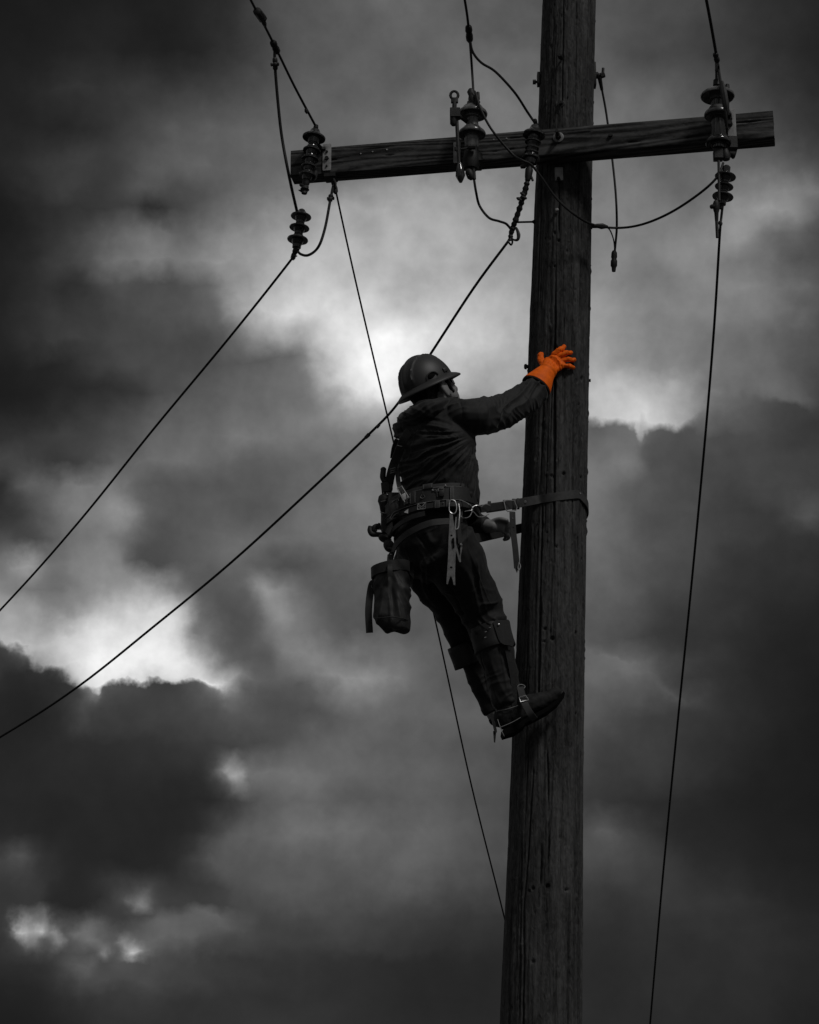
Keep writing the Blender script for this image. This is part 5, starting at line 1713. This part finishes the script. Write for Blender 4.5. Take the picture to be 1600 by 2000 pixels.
MB().tube(W([(983, 977, Yk), (985, 982, Yk - .008), (988, 995, Yk - .008), (992, 999, Yk - .005), (1008, 997, Yk + .02), (1010, 991, Yk + .03), (1004, 977, Yk + .03), (983, 977, Yk)]), .0020, n=7, smooth=False).build('buckle', 'steel', strap)
hk = MB().tube(W([(921, 998, 8.33), (924, 990, 8.335), (932, 987, 8.34), (940, 989, 8.35)]), .0018, n=7)
hk.tube(W([(908, 999, 8.32), (920, 997, 8.32), (926, 1001, 8.33), (934, 1009, 8.34), (945, 1009, 8.36), (955, 1004, 8.38)]), .0018, n=7)
hk.tube(W([(940, 990, 8.35), (948, 985, 8.37), (957, 987, 8.39)]), .0016, n=7)
hk.build('snap_hook', 'steel', strap)
pg, nn_ = plp(1133, 964, .006)
MB().lathe(pg, pg + nn_ * .004, [(0, .004), (1, .003), (1.001, 0)], n=8).build('rivet', 'steel', strap)
MB().lathe(P(1026, 980, 8.645), P(1026, 980, 8.638), [(0, .006), (1, .005), (1.001, 0)], n=10).build('rivet', 'steel', strap)
# hanging tail of the buckle
st = thing('leather_tail', P(1010, 1118, 8.52), 'narrow punched leather tail hanging from the strap buckle beside the pole', 'strap')
MB().ribbon([P(1001, 1000, 8.50), P(1001.5, 1015, 8.50), P(1003, 1040, 8.505), P(1007, 1075, 8.51), P(1010, 1110, 8.52)], .023, .005, V((1, 0, .05))).build('band', 'strap', st)
MB().prism([(1004.5, 1106), (1014, 1106), (1010, 1119)], 8.517, .005).build('pointed_tip', 'strap', st, smooth=False)
for a_, c_ in ((1001.5, 1012), (1003, 1031), (1004, 1037), (1006, 1060), (1009, 1085)):
    MB().lathe(P(a_, c_, 8.50 + (c_ - 1012) * .00025 - .004), P(a_, c_, 8.50 + (c_ - 1012) * .00025), [(0, .003), (1, .0035)], n=8).build('eyelet', 'steel' if c_ < 1020 else 'dark_fill', st)
MB().tube(W([(1014, 1098, 8.51), (1012, 1108, 8.50), (1014, 1114, 8.50), (1017, 1106, 8.50), (1014, 1098, 8.51)]), .0018, n=6).build('end_ring', 'steel', st)

# ------------------------------------------------------------------ hanging wrench and carabiner
Yw = 8.285
wr_ = thing('wrench', P(882, 1142, Yw), 'long worn steel lineman wrench with forked end hanging from the belt', 'wrench')
MB().prism([(878.5, 1001), (884, 1001), (886, 1020), (890, 1034), (891, 1060), (890, 1090), (889, 1120), (889.5, 1143), (886, 1142), (884.5, 1133), (882, 1126), (879.5, 1126), (877, 1133), (875, 1141), (872, 1140), (873.5, 1118), (875.5, 1085), (876.5, 1050), (878, 1020)], Yw, .008).build('wrench_body', 'toolsteel', wr_, smooth=False)
for a_, c_, r_ in ((881.5, 1108.5, .0045), (882, 1046, .004), (884, 1059, .004)):
    MB().lathe(P(a_, c_, Yw - .001), P(a_, c_, Yw + .001), [(0, r_ * .1), (0.01, r_), (1, r_)], n=12).build('dark_fill', 'dark_fill', wr_)  # solid dark discs; the shade in the openings is painted as colour
MB().prism([(883, 1052), (887, 1050), (888, 1068), (885, 1070)], Yw - .005, .006).build('jaw_block', 'dark_fill', wr_, smooth=False)
MB().tube(W([(878, 982, Yw), (877.5, 995, Yw), (880, 1001, Yw), (885, 1003.5, Yw), (890, 1001, Yw), (892, 992, Yw), (890, 981, Yw), (886, 977, Yw), (880, 977, Yw), (878, 982, Yw)]), .0022, n=8).build('carabiner', 'steel', wr_)
pl2 = thing('pliers', P(899, 1098, Yw + .02), 'small steel pliers hanging beside the wrench at the hip', 'pliers')
MB().prism([(888, 1060), (891, 1062), (897, 1083), (900, 1090), (900.5, 1098), (897, 1097), (892, 1080)], Yw + .01, .006).prism([(899, 1062), (902, 1060), (903, 1070), (900.5, 1085), (900, 1094), (897.5, 1090), (899.5, 1075)], Yw + .012, .005).build('handles', 'toolsteel', pl2, smooth=False)
MB().lathe(P(899, 1062, Yw + .01), P(902, 1066, Yw + .01), [(0, .003), (.5, .006), (1, .003)], n=8).build('pivot', 'steel', pl2)
MB().ribbon(W([(896, 1005, Yw + .02), (897, 1035, Yw + .02), (899, 1062, Yw + .018)]), .016, .006, V((1, 0, 0))).build('sheath', 'leather', pl2)
cb_ = thing('carabiner', P(894, 1035, Yw + .01), 'bright narrow steel clip hanging behind the wrench at the belt', 'carabiner')
MB().tube(W([(896, 984, Yw + .01), (898, 1000, Yw + .005), (897, 1015, Yw), (896, 1028, Yw), (893, 1034, Yw), (890, 1032, Yw + .006), (891, 1010, Yw + .01)]), .0024, n=8).build('clip_body', 'steel', cb_)

# ------------------------------------------------------------------ shoulder harness and gear hanging on the left
hs = thing('shoulder_harness', P(780, 980, 8.40), 'webbing shoulder straps with buckles running down the left side of the back', 'harness')
Yh = 8.50
MB().ribbon(W([(800, 842, 8.36), (787, 862, 8.38), (778, 885, 8.42), (770, 905, 8.45), (764, 925, 8.47), (760, 945, 8.50)]), .034, .006, V((1, -.3, .3))).build('strap', 'strap', hs)
MB().ribbon(W([(776, 858, Yh - .04), (770, 875, Yh - .02), (767, 895, Yh)]), .020, .008, V((1, 0, .3))).build('strap', 'leather', hs)
MB().tube(W([(772, 890, 8.43), (775, 880, 8.42), (784, 876, 8.41), (786, 882, 8.41), (778, 905, 8.43)]), .0026, n=6).build('buckle', 'iron', hs)
for vv in (915, 919, 923):
    MB().box(P(767, vv, 8.445), V((.010, 0, .003)), V((0, .002, 0)), V((0, 0, .001))).build('stitching', 'thread', hs)
for pl in ([(779, 862), (788, 864)], [(776, 870), (786, 872)]):
    MB().tube(W([(a_, c_, 8.385) for a_, c_ in pl]), .0012, n=5, smooth=False).build('stitching', 'thread', hs)
MB().ribbon(W([(776, 915, 8.47), (778, 940, 8.44), (782, 955, 8.40), (788, 970, 8.36), (794, 985, 8.34)]), .018, .005, V((1, -.3, .2))).build('strap', 'strap', hs)
bx = W([(776, 954, 8.355), (785, 950, 8.345), (799, 972, 8.325), (791, 981, 8.33), (776, 954, 8.355)])
MB().tube(bx, .0020, n=6, smooth=False).build('buckle', 'plate', hs)
MB().box(P(790, 970, 8.335), V((.010, 0, .006)), V((0, .002, 0)), V((.005, 0, -.011))).build('buckle_plate', 'plate', hs)
MB().ribbon(W([(763, 1045, 8.50), (772, 1030, 8.40), (800, 1012, 8.32), (830, 1003, 8.29)]), .02, .004, V((0, 0, 1))).build('strap', 'leather', hs)
MB().ribbon(W([(766, 1085, 8.44), (775, 1062, 8.37), (800, 1040, 8.30), (840, 1022, 8.275), (880, 1018, 8.29)]), .026, .005, V((-.2, 0, 1))).build('strap', 'leather', hs)

tl = thing('rope_grab', P(750, 1000, 8.5), 'dark metal rope grab and hook hanging at the left edge of the belt', 'climbing gear')
Yt = 8.50
q_ = mpp(960, Yt)
hkm = MB().tube(W([(749, 919, Yt), (748, 932, Yt), (752, 940, Yt), (760, 941, Yt), (764, 934, Yt)]), [.011, .012, .011, .010, .008], n=10)
hkm.ell(P(749, 917, Yt), V((.012, 0, 0)), V((0, .010, 0)), V((0, 0, .011)), 10, 6)
hkm.build('hook', 'iron', tl)
MB().box(P(753, 953, Yt), V((.016, 0, .002)), V((0, .014, 0)), V((-.002, 0, .020))).box(P(762, 955, Yt), V((.008, 0, 0)), V((0, .010, 0)), V((.004, 0, .018))).build('grab_body', 'iron', tl)
for uu_ in (749, 755, 758):
    MB().box(P(uu_, 964, Yt - .012), V((.0012, 0, 0)), V((0, .001, 0)), V((0, 0, .006))).build('notch', 'toolsteel', tl)
MB().lathe(P(750, 966, Yt), P(751, 1002, Yt), [(0, .012), (.1, .021), (.35, .025), (.6, .019), (.9, .016), (1, .010)], n=16).build('swivel', 'iron', tl)
MB().ribbon(W([(744, 980, Yt - .022), (752, 978, Yt - .026), (758, 980, Yt - .022)]), .003, .002, V((0, 0, 1))).build('notch', 'toolsteel', tl)
MB().box(P(768, 985, Yt - .02), V((.022, 0, 0)), V((0, .03, 0)), V((.004, 0, .040))).build('pouch', 'leather', tl)
MB().tube(W([(764, 945, Yt), (766, 955, Yt), (762, 968, Yt - .01), (762, 990, Yt - .03), (763, 1004, Yt - .03)]), .003, n=6).build('cord', 'wire', tl)
MB().tube(W([(762.5, 990, Yt - .055), (763, 998, Yt - .055), (761, 1007, Yt - .055)]), .0018, n=6).build('cord_end', 'steel', tl)
hol = thing('holster', P(755, 1060, 8.5), 'boxy black leather holster with a pistol-shaped grip jutting left', 'holster')
MB().prism([(744, 1001), (760, 1003), (766, 1010), (768, 1036), (762, 1048), (755, 1042), (744, 1030)], 8.46, .05).build('holster_body', 'leather', hol, smooth=False)
MB().tube(W([(743, 1001, 8.455), (750, 1002, 8.452), (760, 1006, 8.452)]), .0018, n=6).build('trim', 'toolsteel', hol)
MB().tube(W([(746, 1032, 8.50), (738, 1028, 8.50), (732, 1031, 8.50), (731, 1037, 8.50)]), [.008, .011, .013, .012], n=10).lathe(P(741, 1022, 8.5), P(739, 1034, 8.5), [(0, .005), (.5, .008), (1, .006)], n=8).tube(W([(724, 1028, 8.5), (723, 1036, 8.5), (727, 1043, 8.5), (738, 1044, 8.5), (752, 1046, 8.5)]), [.009, .011, .011, .010, .012], n=10).build('grip', 'iron', hol)
MB().ell(P(752, 1052, 8.48), V((.026, 0, -.006)), V((0, .03, 0)), V((0, 0, .016))).ell(P(760, 1066, 8.46), V((.022, 0, 0)), V((0, .025, 0)), V((-.004, 0, .026))).build('lower_flap', 'leather', hol)
MB().tube(W([(734, 1036, 8.488), (739, 1034, 8.486), (745, 1032, 8.486)]), .0012, n=5).build('trim', 'toolsteel', hol)

# ------------------------------------------------------------------ tool bag
YBG = 8.42
bagt = thing('tool_bag', P(765, 1236, YBG), 'black canvas tool bucket with a stiff rim hanging under the left hip', 'bag')
q_ = mpp(1170, YBG)
bg_ = MB()
secs = []
for (uu_, vv_, rx, ry) in ((763, 1118, 36, 30), (764, 1135, 35.5, 30), (765, 1160, 35, 30), (764, 1190, 36, 31), (764, 1208, 36.5, 32), (770, 1224, 30, 29), (774, 1232, 26, 26)):
    secs.append((P(uu_, vv_, YBG), V((rx * q_, .0, 0)), V((0, ry * q_, 0))))
bg_.loft(secs, n=40, dome=(0, .05))
bgm = bg_.voxel(.0045, 3)
co, no = getco(bgm); u, v = proj(co)
apx, apy = 762, 1098
an = np.arctan2(u - apx, v - apy)
wv_ = vn2(an * 7.5 + 3 + vn2(v * .02, u * .01) * .7, v * .010)
d = ((1 - np.abs(2 * wv_ - 1)) ** 1.5 - .4) * .011 * sstep(1112, 1140, v) * sstep(1235, 1200, v) + (vn3(co * 40) - .5) * .005
bc0 = P(765, 1180, YBG); an2 = np.arctan2(co[:, 1] - bc0.y, co[:, 0] - bc0.x) - .5
d += .005 * np.cos(4 * an2) * sstep(1120, 1200, v) + (vn3(co * 16 + 5) - .5) * .010
setco(bgm, co + no * d[:, None])
link_mesh(bgm, 'bag_body', 'bag', bagt)
n = 40
rim = []
cR = P(763, 1112, YBG)
for dz, k in ((-.026, 1.0), (-.024, 1.06), (.016, 1.08), (.018, 1.02), (.016, .98), (-.02, .96)):
    rim.append([cR + V((math.cos(2 * PI * i / n) * 36 * q_ * k, math.sin(2 * PI * i / n) * 31 * q_ * k, dz + .012 * math.cos(2 * PI * i / n))) for i in range(n)])
MB().rings(rim, cap=False).build('rim', 'bag', bagt, ang=50)
MB().ribbon(W([(762, 1126, YBG - .078), (762, 1108, YBG - .078), (761, 1096, YBG - .03), (762, 1084, YBG)]), .020, .005, V((1, 0, 0))).build('hanger', 'bag', bagt)
MB().tube(W([(760, 1084, YBG), (764, 1079, YBG), (768, 1084, YBG), (766, 1092, YBG), (761, 1090, YBG), (760, 1084, YBG)]), .004, n=7).tube(W([(765, 1090, YBG), (772, 1100, YBG), (776, 1106, YBG)]), .004, n=6).build('clip', 'iron', bagt)
MB().tube(W([(758, 1070, YBG + .02), (766, 1072, YBG), (770, 1080, YBG)]), .004, n=7).build('clip', 'iron', bagt)
MB().prism([(732, 1210), (768, 1203), (790, 1216), (784, 1222), (752, 1226)], YBG - .073, .004)
MB().tube(W([(731, 1207, YBG - .03), (745, 1207, YBG - .071), (765, 1205, YBG - .075), (784, 1207, YBG - .068), (797, 1211, YBG - .03)]), .0022, n=6).build('bottom_seam', 'bag', bagt)
MB().ribbon(W([(733, 1138, YBG - .01), (727, 1141, YBG - .01), (723, 1160, YBG), (720, 1195, YBG), (722, 1236, YBG + .01)]), .027, .005, V((1, 0, 0))).build('loose_strap', 'bag', bagt)
MB().ring(P(729, 1145, YBG - .01), V((.006, 0, 0)), V((0, 0, .008)), .0016).build('strap_ring', 'toolsteel', bagt)
